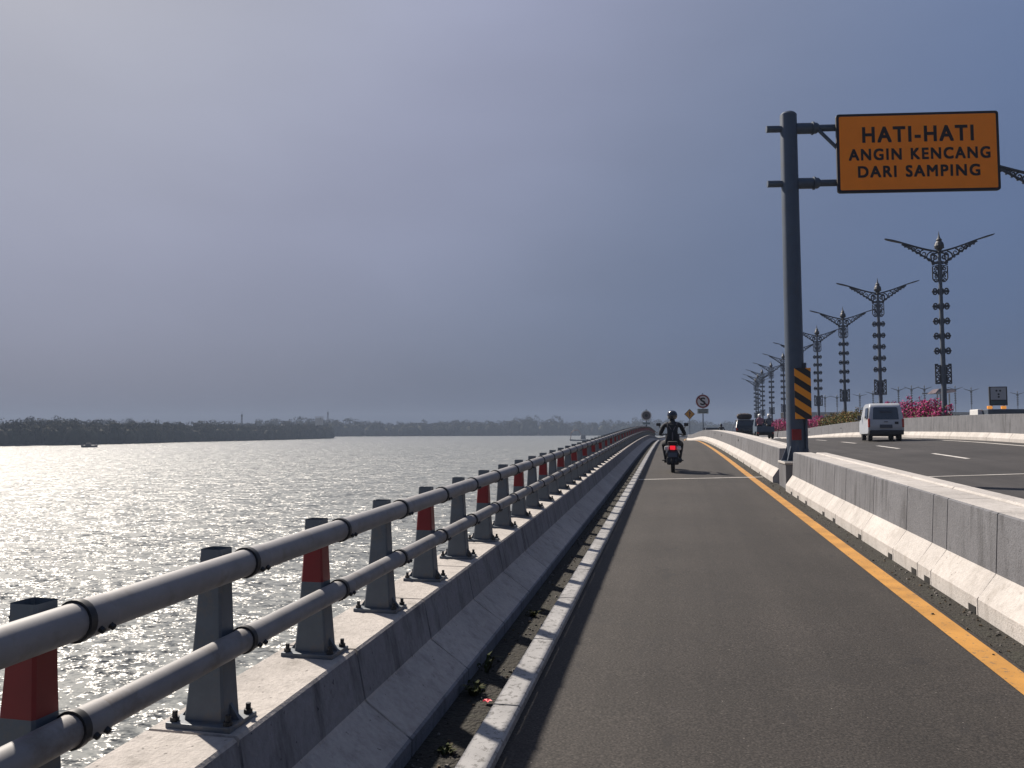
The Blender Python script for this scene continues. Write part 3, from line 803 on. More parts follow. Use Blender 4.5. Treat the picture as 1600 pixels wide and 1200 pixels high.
# ------------------------------------------------------------------ foliage
def clump_quads(mb, c, rad, n, size, mi=0, shell=.5, flat=1.0, rg=rng, mi2=None, p2=0, updark=False):
    for _ in range(n):
        while True:
            p = Vector((rg.uniform(-1, 1), rg.uniform(-1, 1), rg.uniform(-1, 1)))
            if shell < p.length < 1: break
        q = Vector((c[0] + p.x * rad[0], c[1] + p.y * rad[1], c[2] + p.z * rad[2]))
        nrm = (p.normalized() + Vector((rg.uniform(-1, 1), rg.uniform(-1, 1), rg.uniform(-1, 1))) * .8).normalized()
        a = nrm.orthogonal().normalized(); a.rotate(Matrix.Rotation(rg.uniform(0, 6.28), 3, nrm)); b_ = nrm.cross(a)
        s = size * rg.uniform(.6, 1.3)
        k = mi2 if (mi2 is not None and rg.random() < p2) else mi
        mb.add([q - a * s, q - b_ * s * .55, q + a * s, q + b_ * s * .55 + nrm * s * .25], [(0, 1, 2, 3)], k)
M_LEAF = leafmat("bougainvillea leaf", [(.03, .055, .012), (.05, .085, .02), (.075, .10, .03)])
M_PINK = leafmat("pink bract", [(.33, .02, .12), (.45, .04, .19), (.27, .015, .09)])
M_ORAN = leafmat("orange green bract", [(.24, .07, .02), (.14, .12, .02), (.08, .11, .02), (.22, .11, .02)])
M_STEM = mat("woody stem", (.08, .06, .04), .9, var=.3, vscale=10)
def hedge(label, x, y0, y1, h, mats, p2, step=.75, seed=1, lean=0):
    rg = random.Random(seed); t = thing('flower_hedge', (x, y0, .95), label, 'hedge')
    mb = MB(); st2 = MB(); y = y0
    while y < y1:
        hh = h * rg.uniform(.72, 1.08); z0 = 0
        for k in range(4):
            dx = rg.uniform(-.3, .4); c = (dx, y - y0 + rg.uniform(-.3, .3), hh * (.30 + .2 * k))
            r = (rg.uniform(.45, .7), rg.uniform(.45, .75), rg.uniform(.35, .55))
            clump_quads(mb, c, r, 190, .062, 0, .45, rg=rg, mi2=1, p2=p2 * (.5 + .22 * k))
        for k in range(2):   # arching sprays that stand out of the outline
            dx = rg.uniform(-.1, .5); clump_quads(mb, (dx, y - y0 + rg.uniform(-.5, .5), hh * rg.uniform(1.0, 1.18)), (.18, .25, .22), 34, .055, 0, 0, rg=rg, mi2=1, p2=min(1, p2 * 1.3))
        st2.tube([(0, y - y0, -.1), (rg.uniform(-.2, .2), y - y0 + .1, hh * .6)], [.035, .015], 6)
        y += step
    mb.build('foliage', mats, t); st2.build('stem', M_STEM, t)
hedge('bright pink bougainvillea hedge to the right of the white van', 14.05, 43.8, 56, 2.15, [M_LEAF, M_PINK], .62, seed=3)
hedge('orange and green bougainvillea hedge between the sign pole and the white van', 14.05, 57, 76, 1.95, [M_LEAF, M_ORAN], .75, step=.9, seed=4)
hedge('pink bougainvillea hedge low behind the grey sign pole', 14.1, 77, 118, 1.75, [M_LEAF, M_PINK], .75, step=1.3, seed=5)
def bush(label, loc, r, n, seed, size=.12, name='shrub'):
    rg = random.Random(seed); t = thing(name, loc, label, 'shrub')
    mb = MB()
    for k in range(7): clump_quads(mb, (rg.uniform(-.5, .5) * r[0], rg.uniform(-.5, .5) * r[1], r[2] * rg.uniform(.5, 1.3)), tuple(v * rg.uniform(.5, .75) for v in r), n // 7, size, 0, .3, rg=rg)
    mb.build('foliage', M_MANG, t); s_ = MB(); s_.tube([(0, 0, -.2), (0, 0, r[2])], [.08, .03], 6); s_.build('stem', M_STEM, t)
M_MANG = leafmat("mangrove leaf", [(.018, .022, .010), (.024, .028, .012), (.034, .036, .015), (.026, .023, .013)], .8)
bush('dark green clipped shrub at the foot of the largest lamp', (14.2, 42.4, .95), (.9, 1.0, .85), 700, 8)

def wood(name, label, trees, leaf, size, seed, m):
    """a far shore of trees: trunks and many leaf clumps in overlapping crowns"""
    rg = random.Random(seed); mb = MB()
    for (x, y, z, h, r) in trees:
        mb.tube([(x, y, z - .5), (x + rg.uniform(-.6, .6), y, z + h * .6)], [r * .07, r * .03], 5, 1)
        for k in range(rg.randint(5, 7)):
            c = (x + rg.uniform(-.6, .6) * r, y + rg.uniform(-.6, .6) * r, z + h * (rg.uniform(.28, .90)))
            rr = (r * rg.uniform(.45, .75), r * rg.uniform(.45, .75), h * rg.uniform(.12, .2))
            clump_quads(mb, c, rr, leaf, size, 0, .6, rg=rg)
        cn = [(r * .55 * (1 + .2 * rg.uniform(-1, 1)), z - .3), (r * .95, z + h * .15), (r * (.80 + .15 * rg.random()), z + h * .45), (r * .50, z + h * .66), (r * .1, z + h * .76)]
        mb.lathe([(a_, b_) for a_, b_ in cn], (x, y, 0), 9)
        # dense low skirt down to the water
        clump_quads(mb, (x, y, z + h * .22), (r * 1.05, r * 1.05, h * .24), leaf, size * 1.3, 0, .3, rg=rg)
    o = mb.build(name, [m, M_STEM]); tag(o, label, 'forest', kind='stuff'); return o
rg = random.Random(21); tr = []
for row in range(4):
    y = 60.0
    while y < 705:
        dx = -302 - row * 6 - 12 * mnoise.noise(Vector((y * .012, row, 0))) - (8 if y < 330 else 0) - max(0, (y - 640)) * .35
        if not (row > 2 and y > 660):
            hgt = (11.4 + 1.8 * mnoise.noise(Vector((y * .02, 3.3, 0))) + rg.uniform(-1.0, 1.2)) * (.8 + .06 * row)
            if y > 670: hgt *= max(.35, 1 - (y - 670) / 45)
            if rg.random() < .05: hgt *= 1.16
            tr.append((dx + rg.uniform(-2, 2), y, WATER_Z + .1, hgt + 1.4, rg.uniform(3.2, 5.2)))
        y += rg.uniform(4.2, 6.8)
wood('mangrove_forest', 'dark mangrove forest along the near shore on the left', tr, 60, .50, 31, M_MANG)
# far wooded shore, faded by the haze
def polyline(pts, d):
    out = []; 
    for (a, b_) in zip(pts[:-1], pts[1:]):
        a = Vector(a); b_ = Vector(b_); n = max(1, int((b_ - a).length / d))
        out += [a + (b_ - a) * i / n for i in range(n)]
    return out
shore = [(-620, 640), (-500, 760), (-379, 858), (-279, 949), (-130, 1075), (60, 1130), (260, 1120), (480, 1020), (700, 880), (900, 700)]
tr = []
for row in range(3):
    for p in polyline(shore, 9):
        q = p + Vector((p.x, p.y)).normalized() * row * 12
        n1 = mnoise.noise(Vector((p.x * .006, p.y * .006, 2.2))); 
        hgt = 15.5 + 5 * n1 + rg.uniform(-2, 2.5) + row * 1.6
        az = math.degrees(math.atan2(-p.x, p.y))
        if 8.0 < az < 11.2: hgt *= 1.28     # higher grove in the middle of the far shore
        if -2.2 < az < 2.6: hgt *= 1.15
        tr.append((q.x + rg.uniform(-4, 4), q.y + rg.uniform(-4, 4), WATER_Z, hgt, rg.uniform(6, 9.5)))
wood('far_forest', 'hazy blue wooded far shore across the water', tr, 40, 1.05, 32, M_MANG)
# low ground under the trees
def land(name, pts, depth, z):
    mb = MB(); vs = []
    for (x, y) in pts:
        d = Vector((x, y)).normalized() if name == 'far_shore' else Vector((-1, 0)); vs += [(x, y, WATER_Z - .5), (x + d.x * 2.5, y + d.y * 2.5, z), (x + d.x * depth, y + d.y * depth, z + 1)]
    mb.add(vs, [(3*i+k, 3*i+k+1, 3*i+4+k, 3*i+3+k) for i in range(len(pts)-1) for k in range(2)])
    return struct(mb.build(name, mat("shore mud", (.05, .042, .034), .9, var=.3, vscale=.3)))
land('far_shore', shore, 90, WATER_Z + 1.0)
land('near_shore', [(-304 - 10 * mnoise.noise(Vector((y * .012, 0, 0))) - max(0, (y - 640)) * .35, y) for y in range(40, 700, 12)], 60, WATER_Z + .7)
# low flat ground of the median and far side of the road
gm = MB(); vs = []
for y in YS: vs += [(13.25 + bend(y), y, zm(12.9, y) + .0), (24 + bend(y), y, min(.6, zm(12.9, y)) - .2)]
gm.add(vs, [(2*i, 2*i+1, 2*i+3, 2*i+2) for i in range(len(YS)-1)])
struct(gm.build('median_ground', mat("median soil", (.07, .06, .04), .95, var=.4, vscale=3)))
op = ribbon('opposite_road', 24, 36, M_ASPH2, 0, zf=lambda x, y: min(.6, zm(12.9, y)) - .2); struct(op)

# telecom towers beyond the trees
def tower(label, x, y, z0, z1, w, kind=0):
    t = thing('lattice_tower', (x, y, z0), label, 'tower'); h = z1 - z0; m_ = MB(); n = 8
    wf = lambda q: w * (1 - .7 * q)
    for sx in (-1, 1):
        for sy in (-1, 1): m_.tube([(sx * wf(0), sy * wf(0), 0), (sx * wf(1), sy * wf(1), h)], .09, 4)
    for i in range(n):
        a, b_ = i / n, (i + 1) / n
        for s in (-1, 1):
            m_.tube([(-wf(a), s * wf(a), h * a), (wf(b_), s * wf(b_), h * b_)], .08, 4); m_.tube([(wf(a), s * wf(a), h * a), (-wf(b_), s * wf(b_), h * b_)], .08, 4)
            m_.tube([(s * wf(a), -wf(a), h * a), (s * wf(b_), wf(b_), h * b_)], .08, 4)
    m_.build('mast', M_LAMP, t)
    a = MB(); a.tube([(0, 0, h), (0, 0, h * 1.12)], .1, 4)
    for k in range(3): a.box((math.cos(k * 2.1) * w * .6, math.sin(k * 2.1) * w * .6, h * .93), (.25, .25, 1.6))
    a.build('antenna', M_LAMP, t)
tower('thin lattice mast behind the middle of the near mangroves', -283.8 * 1.18, 472.5 * 1.18, WATER_Z, 14.2, .9)
tower('thin lattice mast behind the right end of the near mangroves', -349, 745, WATER_Z, 20.5, 1.2)
bd = thing('rooftop_block', (-357.5, 743, WATER_Z), 'small square-topped building just left of the right-hand mast, above the trees', 'building')
q = MB(); q.box((0, 0, 10), (6, 6, 20)); q.build('wall', M_CONC, bd); q = MB(); q.box((0, 0, 21.2), (7.4, 7.4, .6)); q.build('roof', M_CONC, bd)
for sx in (-2.5, 2.5):
    q = MB(); q.box((sx, -2.5, 20.5), (.5, .5, 1)); q.build('column', M_CONC, bd)

# ------------------------------------------------------------------ boats
def boat(label, loc, L_, W_, rz, cols):
    t = thing('boat', loc, label, 'boat', rz); m_ = MB(); vs = []; n = 9
    for i in range(n):
        q = i / (n - 1); w = W_ * .5 * math.sin(math.pi * min(1, .12 + q * .95)) ** .6; k = .3 * (2 * q - 1) ** 2
        x = (q - .5) * L_
        vs += [(x, -w, .7 + k), (x, -w * .6, -.2 + k * .5), (x, w * .6, -.2 + k * .5), (x, w, .7 + k)]
    m_.add(vs, [(4*i+k, 4*i+k+1, 4*i+5+k, 4*i+4+k) for i in range(n-1) for k in range(3)] + [(4*i+3, 4*i, 4*i+4, 4*i+7) for i in range(n-1)])
    m_.build('hull', cols, t); return t
M_BOAT = mat("dark boat hull", (.04, .035, .032), .6, var=.3, vscale=2)
bt = boat('small dark boat with a low cabin on the glittering water at far left', (-250, 294, WATER_Z + .1), 6.4, 1.6, R(40), M_BOAT)
q = MB(); q.bbox((-.4, 0, 1.25), (2.4, 1.2, 1.2), .1, top=(.8, .8)); q.build('cabin', M_BOAT, bt)
bt = boat('work boat with a bent steel boom on the water behind the railing', (-62.6, 537.5, WATER_Z + .2), 13, 4.2, R(15), mat("grey boat hull", (.06, .075, .10), .5, var=.2, vscale=1))
q = MB(); q.bbox((2.8, 0, 2.6), (3.6, 2.6, 3.2), .15, top=(.85, .9)); q.build('cabin', mat("boat cabin", (.12, .12, .13), .5, var=.2, vscale=1), bt)
q = MB(); q.tube([(-6, 0, .8), (-5.6, 0, 6.0)], .25, 6); q.tube([(-5.6, 0, 5.2), (-3.8, 0, 7.2), (-.6, 0, 7.4), (1.4, 0, 4.2)], [.3, .3, .28, .25], 8); q.build('boom', mat("boom red oxide", (.16, .07, .05), .6), bt)

# ------------------------------------------------------------------ small signs
def sign_post(label, x, y, zb, zt, cat='road sign'):
    t = thing('road_sign', (x, y, zb), label, cat); m_ = MB(); m_.tube([(0, 0, 0), (0, 0, zt - zb)], .045, 10); m_.build('pole', M_POLE, t, True); return t
M_SW = mat("white sign sheet", (.55, .55, .55), .45, var=.06, vscale=4); M_SR = mat("dark red sign ring", (.20, .012, .018), .45); M_SBK = mat("sign back black", (.03, .03, .035), .5)
def disc(mb, r, y0, y1, c=(0, 0), r0=0, mi=0, n=36):
    if r0 == 0: mb.prism([(c[0] + r * math.cos(2*math.pi*k/n), c[1] + r * math.sin(2*math.pi*k/n)) for k in range(n)], y0, y1, mi=mi)
    else:
        for k in range(n):
            a, b_ = 2*math.pi*k/n, 2*math.pi*(k+1)/n
            mb.prism([(c[0]+r*math.cos(a), c[1]+r*math.sin(a)), (c[0]+r*math.cos(b_), c[1]+r*math.sin(b_)), (c[0]+r0*math.cos(b_), c[1]+r0*math.sin(b_)), (c[0]+r0*math.cos(a), c[1]+r0*math.sin(a))], y0, y1, mi=mi)
Y = 67.8
sp = sign_post('round white sign with red ring and crossed-out S above a small plate', 2.76, Y, zr(Y) + .8, 4.75)
m_ = MB(); disc(m_, .60, -.06, -.04); dsc = m_.build('sign_face', M_SW, sp); dsc.location = (0, 0, 4.06 - zr(Y) - .8)
m_ = MB(); disc(m_, .56, -.068, -.061, r0=.455); m_.prism([(-.40, .30), (-.32, .40), (.40, -.30), (.32, -.40)], -.068, -.061); m_.build('ring', M_SR, dsc)
lettering('S', .40, .62, 0, 0, dsc, M_LETTER, y=-.0715, bold=.02)
m_ = MB(); m_.bbox((0, -.05, 3.22 - zr(Y) - .8), (.92, .02, .42), .005); pl = m_.build('plate', mat("greenish sign plate", (.30, .34, .33), .5), sp)
m_ = MB()
for k in range(3): m_.box((0, -.063, 3.33 - k * .11 - zr(Y) - .8), (.76 - .12 * (k == 2), .004, .045))
m_.build('text_lines', M_LETTER, pl)
Y = 108
sp = sign_post('orange-yellow diamond sign with a black arrow left of the crossed-S sign', 2.62 , Y, zr(Y) + .8, 4.3)
m_ = MB(); m_.prism([(0, .72), (.72, 0), (0, -.72), (-.72, 0)], -.06, -.04); dm = m_.build('sign_face', M_LETTER, sp); dm.location = (0, 0, 3.78 - zr(Y) - .8)
m_ = MB(); m_.prism([(0, .62), (.62, 0), (0, -.62), (-.62, 0)], -.066, -.0605); m_.build('diamond', mat("amber sheet", (.50, .22, .02), .45), dm)
m_ = MB(); m_.prism([(-.05, -.34), (.05, -.34), (.05, .0), (.22, .12), (.17, .20), (.05, .10), (.05, .20), (.15, .20), (0, .40), (-.15, .20), (-.05, .20)], -.071, -.0665); m_.build('arrow', M_LETTER, dm)
Y = 60.3
sp = sign_post('small round grey sign with a dark disc on the left parapet by the railing crest', -1.80, Y, zr(Y) + .44, 3.2)
m_ = MB(); disc(m_, .40, -.06, -.04); dsc = m_.build('sign_face', M_SW, sp); dsc.location = (0, 0, 2.72 - zr(Y) - .44)
m_ = MB(); disc(m_, .32, -.066, -.0605); m_.build('dark_disc', mat("muted sign disc", (.10, .09, .10), .5), dsc)
m_ = MB(); disc(m_, .12, -.07, -.0665); m_.build('symbol', M_SBK, dsc)
m_ = MB(); m_.bbox((0, -.05, 2.12 - zr(Y) - .44), (.56, .02, .16), .005); m_.build('plate', mat("blue-grey plate", (.14, .19, .22), .5), sp)

# ------------------------------------------------------------------ wheels and vehicles
M_TYRE = mat("tyre rubber", (.014, .014, .015), .8, var=.2, vscale=20); M_RIM = mat("wheel rim", (.22, .22, .23), .4, .7)
def wheel(parent, loc, r, w, name='wheel'):
    q = MB(); rot = Matrix.Rotation(R(90), 3, 'Y')
    q.lathe([(r * .62, -w/2), (r * .92, -w/2), (r, -w * .36), (r, w * .36), (r * .92, w/2), (r * .62, w/2)], seg=22, rot=rot)
    o = q.build(name, M_TYRE, parent, True); o.location = loc
    q = MB(); q.lathe([(r * .60, -w * .40), (r * .60, w * .40), (r * .2, w * .46)], seg=16, rot=rot); q.build('rim', M_RIM, o, True); return o
M_GLASS = mat("dark car glass", (.010, .013, .018), .06, spec=.7)
M_PLATE = mat("number plate", (.06, .07, .09), .5)
M_TAIL = mat("tail light lens", (.42, .05, .03), .25, var=.1, vscale=8)
M_BUMP = mat("black bumper plastic", (.022, .022, .024), .6)
def loft_body(prof, wf, n_mat=0, taper=.0):
    """side profile (y,z) lofted across the width: narrower at roof and rounded at the flanks"""
    m_ = MB(); zmax = max(p[1] for p in prof); n = len(prof); rows = [(-1, .93, .0), (-.965, .98, .3), (-.90, 1, 1), (-.45, 1.0, 1.0), (0, 1.0, 1.0), (.45, 1.0, 1.0), (.90, 1, 1), (.965, .98, .3), (1, .93, 0)]
    cy = sum(p[0] for p in prof) / n; cz = sum(p[1] for p in prof) / n; vs = []
    for (fx, k, _) in rows:
        for (y, z) in prof:
            yy = cy + (y - cy) * (1 - (1 - k) * .25); zz = cz + (z - cz) * (1 - (1 - k) * .5)
            vs.append((fx * wf(z), yy, zz))
    fs = [(i * n + k, i * n + (k + 1) % n, (i + 1) * n + (k + 1) % n, (i + 1) * n + k) for i in range(len(rows) - 1) for k in range(n)]
    fs += [tuple(range(n)), tuple(reversed(range((len(rows) - 1) * n, len(rows) * n)))]
    m_.add(vs, fs); return m_
# white van, seen from behind
vz = zm(9.95, 39.0)
van = thing('white_van', (9.95, 39.0, vz), 'white van driving away with a dark lower bumper, on the road by the flower hedges', 'van', rz=R(-7)); van.scale = (.87, .87, .85)
M_VAN = mat("white van paint", (.42, .44, .47), .32, coat=.4, var=.04, vscale=2)
prof = [(.10, .50), (.02, .62), (.0, .95), (.05, 1.25), (.16, 1.85), (.24, 2.02), (.42, 2.12), (2.6, 2.14), (3.1, 2.02), (3.75, 1.35), (4.45, 1.10), (4.62, .85), (4.6, .45), (4.3, .36), (.4, .40)]
loft_body(prof, lambda z: .88 if z < 1.15 else .88 - .13 * (z - 1.15)).build('body', M_VAN, van, True)
def glass_quad(name, pts, parent, m, t=.015, n=None):
    q = MB(); pts = [Vector(p) for p in pts]; nn = n or (pts[1] - pts[0]).cross(pts[2] - pts[0]).normalized()
    k = len(pts); q.add(pts + [p + nn * t for p in pts], [tuple(range(k)), tuple(reversed(range(k, 2*k)))] + [(i, (i+1) % k, k+(i+1) % k, k+i) for i in range(k)])
    return q.build(name, m, parent)
gq = glass_quad('rear_window', [(-.64, .055, 1.22), (.64, .055, 1.22), (.60, .165, 1.84), (.55, .178, 1.90), (-.55, .178, 1.90), (-.60, .165, 1.84)], van, mat("van rear glass", (.055, .075, .10), .16, spec=.6), .022, Vector((0, -1, .1)))
glass_quad('window_band', [(-.30, .098, 1.60), (.30, .098, 1.60), (.30, .112, 1.70), (-.30, .112, 1.70)], gq, mat("window lettering strip", (.03, .04, .06), .4), .03, Vector((0, -1, .1)))
for s in (-1, 1):
    glass_quad('side_window', [(s * .862, .45, 1.30), (s * .862, 1.7, 1.30), (s * .80, 1.7, 1.88), (s * .80, .55, 1.88)], van, M_GLASS, .02, Vector((s, 0, 0)))
    q = MB(); q.bbox((s * .835, .05, 1.02), (.10, .16, .48), .03); q.build('tail_light', M_TAIL, van)
    q = MB(); q.bbox((s * 1.0, 3.2, 1.35), (.2, .12, .28), .03); q.build('side_mirror', M_BUMP, van)
q = MB(); q.bbox((0, .02, .50), (1.72, .22, .26), .06); q.build('bumper', M_BUMP, van, True)
q = MB(); q.bbox((0, -.01, .84), (.62, .05, .20), .015); q.build('number_plate', M_PLATE, van)
q = MB(); q.bbox((0, -.0, 1.09), (.20, .04, .035), .01); q.build('handle', M_BUMP, van)
q = MB(); q.bbox((.52, .0, 1.03), (.18, .05, .14), .01); q.build('emblem', M_BUMP, van)
for sx in (-.72, .72):
    for y in (.85, 3.75): wheel(van, (sx, y, .33), .33, .22)
q = MB(); q.tube([(.55, .5, .34), (.55, -.03, .33)], .03, 8); q.build('exhaust', M_DARK, van)
q = MB(); q.box((0, 2.3, .34), (1.4, 3.6, .12)); q.build('underbody', M_BUMP, van)

# dark car with a bundle on its roof
cz = zm(6.5, 69.6)
car = thing('dark_car', (6.45, 69.2, cz), 'dark car with silver roof edges seen over the separating barrier', 'car')
prof = [(.12, .42), (.0, .60), (.02, 1.0), (.12, 1.12), (.42, 1.62), (.7, 1.70), (2.3, 1.68), (3.1, 1.12), (4.0, .98), (4.25, .7), (4.2, .4), (3.9, .3), (.4, .32)]
loft_body(prof, lambda z: .88 if z < 1.05 else .88 - .24 * (z - 1.05)).build('body', mat("black car paint", (.012, .013, .016), .25, coat=.6), car, True)
glass_quad('rear_window', [(-.70, .10, 1.14), (.70, .10, 1.14), (.58, .40, 1.60), (-.58, .40, 1.60)], car, M_GLASS, .02, Vector((0, -1, .5)))
q = MB()
for s in (-1, 1): q.tube([(s * .84, .02, 1.02), (s * .80, .14, 1.16), (s * .68, .44, 1.66), (s * .68, 2.2, 1.71)], .035, 8)
q.tube([(-.68, .40, 1.67), (.68, .40, 1.67)], .035, 8); q.build('roof_trim', M_RIM, car, True)
for s in (-1, 1):
    q = MB(); q.bbox((s * .78, .02, .86), (.16, .1, .22), .02); q.build('tail_light', M_TAIL, car)
    for y in (.8, 3.4): wheel(car, (s * .74, y, .33), .33, .2)
q = MB(); q.bbox((.74, .0, .50), (.2, .14, .2), .03); q.build('bumper_corner', M_SW, car); q = MB(); q.bbox((-.1, .0, .5), (1.4, .16, .22), .04); q.build('bumper', M_BUMP, car)
q = MB(); q.bbox((0, -.01, .78), (.5, .03, .14), .01); q.build('number_plate', M_PLATE, car)
bn = thing('roof_bundle', (6.35, 69.9, cz + 1.70), 'brown rolled bundle lying on the dark car roof', 'luggage')
q = MB(); q.tube([(-.62, 0, .24), (-.5, 0, .27), (0, 0, .30), (.5, 0, .27), (.62, 0, .24)], [.14, .25, .28, .25, .14], 12); q.build('roll', mat("brown tarpaulin", (.045, .035, .034), .8, var=.3, vscale=6), bn, True)
q = MB()
for x in (-.3, .3): q.tube([(x + .001*k, .30 * math.cos(k * .628), .29 + .30 * math.sin(k * .628)) for k in range(11)], .02, 6)
q.build('strap', M_DARK, bn)

# ------------------------------------------------------------------ people
def person(name_label, loc, rz, joints, radii, edges, cols, head=None):
    t = thing('person', loc, name_label, 'person', rz)
    me = skin_mesh(joints, edges, radii, 2); me.name = 'body'
    for m_ in cols: me.materials.append(m_)
    return t, me
def finish_body(t, me, fn):
    for p in me.polygons: p.material_index = fn(p.center); p.use_smooth = True
    o = bpy.data.objects.new('body', me); C.objects.link(o); o.parent = t; return o
def helmet(parent, c, r, m, visor=True, face=1):
    q = MB(); q.lathe([(r * .55, -.78 * r), (r * .88, -.62 * r), (r * .99, -.2 * r), (r, .15 * r), (r * .90, .55 * r), (r * .62, .88 * r), (r * .25, 1.02 * r), (.002, 1.05 * r)], seg=20)
    o = q.build('helmet', m, parent, True); o.location = c; o.scale = (1, 1.12, 1)
    if visor:
        v = MB(); pts = []
        for k in range(9):
            a = R(30 + 120 * k / 8); pts += [(r * 1.02 * math.cos(a), r * 1.02 * math.sin(a), -.25 * r), (r * .99 * math.cos(a), r * .99 * math.sin(a), .30 * r)]
        v.add(pts, [(2*k, 2*k+2, 2*k+3, 2*k+1) for k in range(8)]); v.build('visor', M_GLASS, o)
    return o
M_JKT = mat("black jacket cloth", (.016, .018, .024), .85, var=.35, vscale=7, bump=.03, bscale=9)
M_TRS = mat("dark trousers", (.012, .013, .017), .85, var=.2, vscale=9)
M_SKIN = mat("skin", (.25, .14, .09), .55, var=.06, vscale=8)
M_HELM = mat("dark blue helmet", (.012, .016, .030), .18, coat=.6)
HUM_E = [(0, 1), (1, 2), (2, 3), (3, 4), (2, 5), (5, 6), (6, 7), (2, 8), (8, 9), (9, 10), (0, 11), (11, 12), (12, 13), (13, 14), (0, 15), (15, 16), (16, 17), (17, 18)]
def hum(pel, chest_lo, chest, neck, head, shL, elL, haL, shR, elR, haR, hipL, knL, anL, toL, hipR, knR, anR, toR):
    return [pel, chest_lo, chest, neck, head, shL, elL, haL, shR, elR, haR, hipL, knL, anL, toL, hipR, knR, anR, toR]
HR = [(.155, .12), (.150, .11), (.165, .115), .062, .085, .075, .055, .035, .075, .055, .035, .10, .075, .048, .040, .10, .075, .048, .040]
def hand(parent, c, d, m, side=1):
    """gripping hand: palm, four curled fingers, thumb"""
    q = MB(); c = Vector(c)
    q.bbox(c, (.085, .05, .035), .012)
    for k in range(4):
        x = -.033 + k * .022; L_ = (.030, .034, .033, .027)[k]
        q.tube([c + Vector((x, .022, .008)), c + Vector((x, .022 + L_, -.004)), c + Vector((x, .020 + L_ * .8, -.035)), c + Vector((x, .006, -.040))], [.010, .0095, .009, .008], 7)
    q.tube([c + Vector((-side * .035, -.01, -.005)), c + Vector((-side * .052, .012, -.025)), c + Vector((-side * .03, .022, -.040))], [.011, .010, .008], 7)
    return q.build('hand', m, parent, True)
sx0, sy0 = .06, 22.3
pe, me = person('person riding the scooter, seen from behind in black jacket, dark helmet and back straps', (sx0, sy0, zr(sy0)), 0,
  hum((0, .28, .88), (0, .33, 1.08), (0, .40, 1.30), (0, .44, 1.46), (0, .46, 1.56), (-.215, .41, 1.36), (-.345, .52, 1.10), (-.32, .84, 1.06), (.215, .41, 1.36), (.345, .52, 1.10), (.32, .84, 1.06),
      (-.13, .34, .85), (-.255, .74, .80), (-.20, .66, .36), (-.20, .84, .30), (.13, .34, .85), (.255, .74, .80), (.20, .66, .36), (.20, .84, .30)), HR, HUM_E, [M_JKT, M_TRS, M_SKIN])
finish_body(pe, me, lambda c: 1 if c.z < .92 else (2 if c.z > 1.53 else 0))
helmet(pe, (0, .46, 1.62), .145, M_HELM)
for s in (-1, 1): hand(pe, (s * .32, .86, 1.055), 0, M_DARK, s)
q = MB()   # reflective braces crossing on the back
for s in (-1, 1): q.tube([(s * .14, .32, 1.43), (s * .12, .285, 1.36), (s * .04, .265, 1.22), (0, .262, 1.12)], .016, 6)
q.tube([(0, .262, 1.13), (0, .20, .92)], .018, 6); q.build('back_strap', mat("grey strap", (.10, .09, .10), .6), pe, True)
q = MB(); q.bbox((0, .30, 1.20), (.28, .07, .34), .04); q.build('backpack', M_JKT, pe, True)
for s in (-1, 1):
    q = MB(); q.bbox((s * .20, .78, .29), (.10, .26, .09), .03); q.build('shoe', M_BLACKRUB, pe, True)

sc = thing('motor_scooter', (sx0, sy0, zr(sy0)), 'black and silver motor scooter with a glowing red tail light on the lane', 'motorcycle')
M_SCB = mat("black scooter plastic", (.014, .014, .016), .35, coat=.3); M_SIL = mat("silver scooter panel", (.34, .34, .36), .35, .3)
wheel(sc, (0, .0, .27), .27, .115); wheel(sc, (0, 1.32, .27), .27, .095)
q = MB(); q.add([(-.10, -.14, .74), (.10, -.14, .74), (.13, -.10, .60), (-.13, -.10, .60), (-.17, .35, .80), (.17, .35, .80), (.21, .30, .46), (-.21, .30, .46), (-.16, .62, .74), (.16, .62, .74), (.19, .60, .40), (-.19, .60, .40)],
   [(0, 1, 2, 3), (0, 4, 5, 1), (4, 8, 9, 5), (1, 5, 6, 2), (5, 9, 10, 6), (3, 7, 4, 0), (7, 11, 8, 4), (2, 6, 7, 3), (6, 10, 11, 7), (8, 11, 10, 9)])
q.build('body_panel', M_SCB, sc, bevel=.02)
q = MB(); q.bbox((0, .26, .83), (.28, .74, .10), .04); q.build('seat', M_BLACKRUB, sc, True)
for s in (-1, 1):
    q = MB(); q.bbox((s * .165, -.09, .685), (.13, .12, .12), .035); q.build('turn_signal', mat("pale signal lens", (.62, .60, .58), .2), sc, True)
    q = MB(); q.tube([(s * .27, .92, 1.10), (s * .33, .88, 1.22), (s * .38, .86, 1.32)], .012, 6); q.bbox((s * .40, .85, 1.36), (.13, .03, .09), .014); q.build('mirror', M_SCB, sc)
    q = MB(); q.bbox((s * .24, .30, .33), (.12, .10, .03), .01); q.build('foot_peg', M_DARK, sc)
q = MB(); q.bbox((0, -.165, .70), (.15, .06, .115), .02); q.build('tail_light', mat("lit tail light", (.5, .01, .02), .3, emit=(1.0, .02, .04, .45)), sc, True)
q = MB(); q.add([(-.145, -.22, .30), (.145, -.22, .30), (.15, -.13, .62), (-.15, -.13, .62), (-.145, .02, .32), (.145, .02, .32), (.15, .02, .62), (-.15, .02, .62)], [(0, 1, 2, 3), (4, 7, 6, 5), (0, 4, 5, 1), (1, 5, 6, 2), (2, 6, 7, 3), (3, 7, 4, 0)]); q.build('mudguard', M_SCB, sc, bevel=.02)
q = MB(); q.bbox((0, -.205, .50), (.24, .015, .13), .004, rot=Matrix.Rotation(R(-15), 3, 'X')); q.build('number_plate', M_PLATE, sc)
q = MB(); q.tube([(.20, .40, .30), (.20, .05, .33), (.20, -.22, .37)], [.04, .06, .055], 12); q.build('exhaust', M_DARK, sc, True)
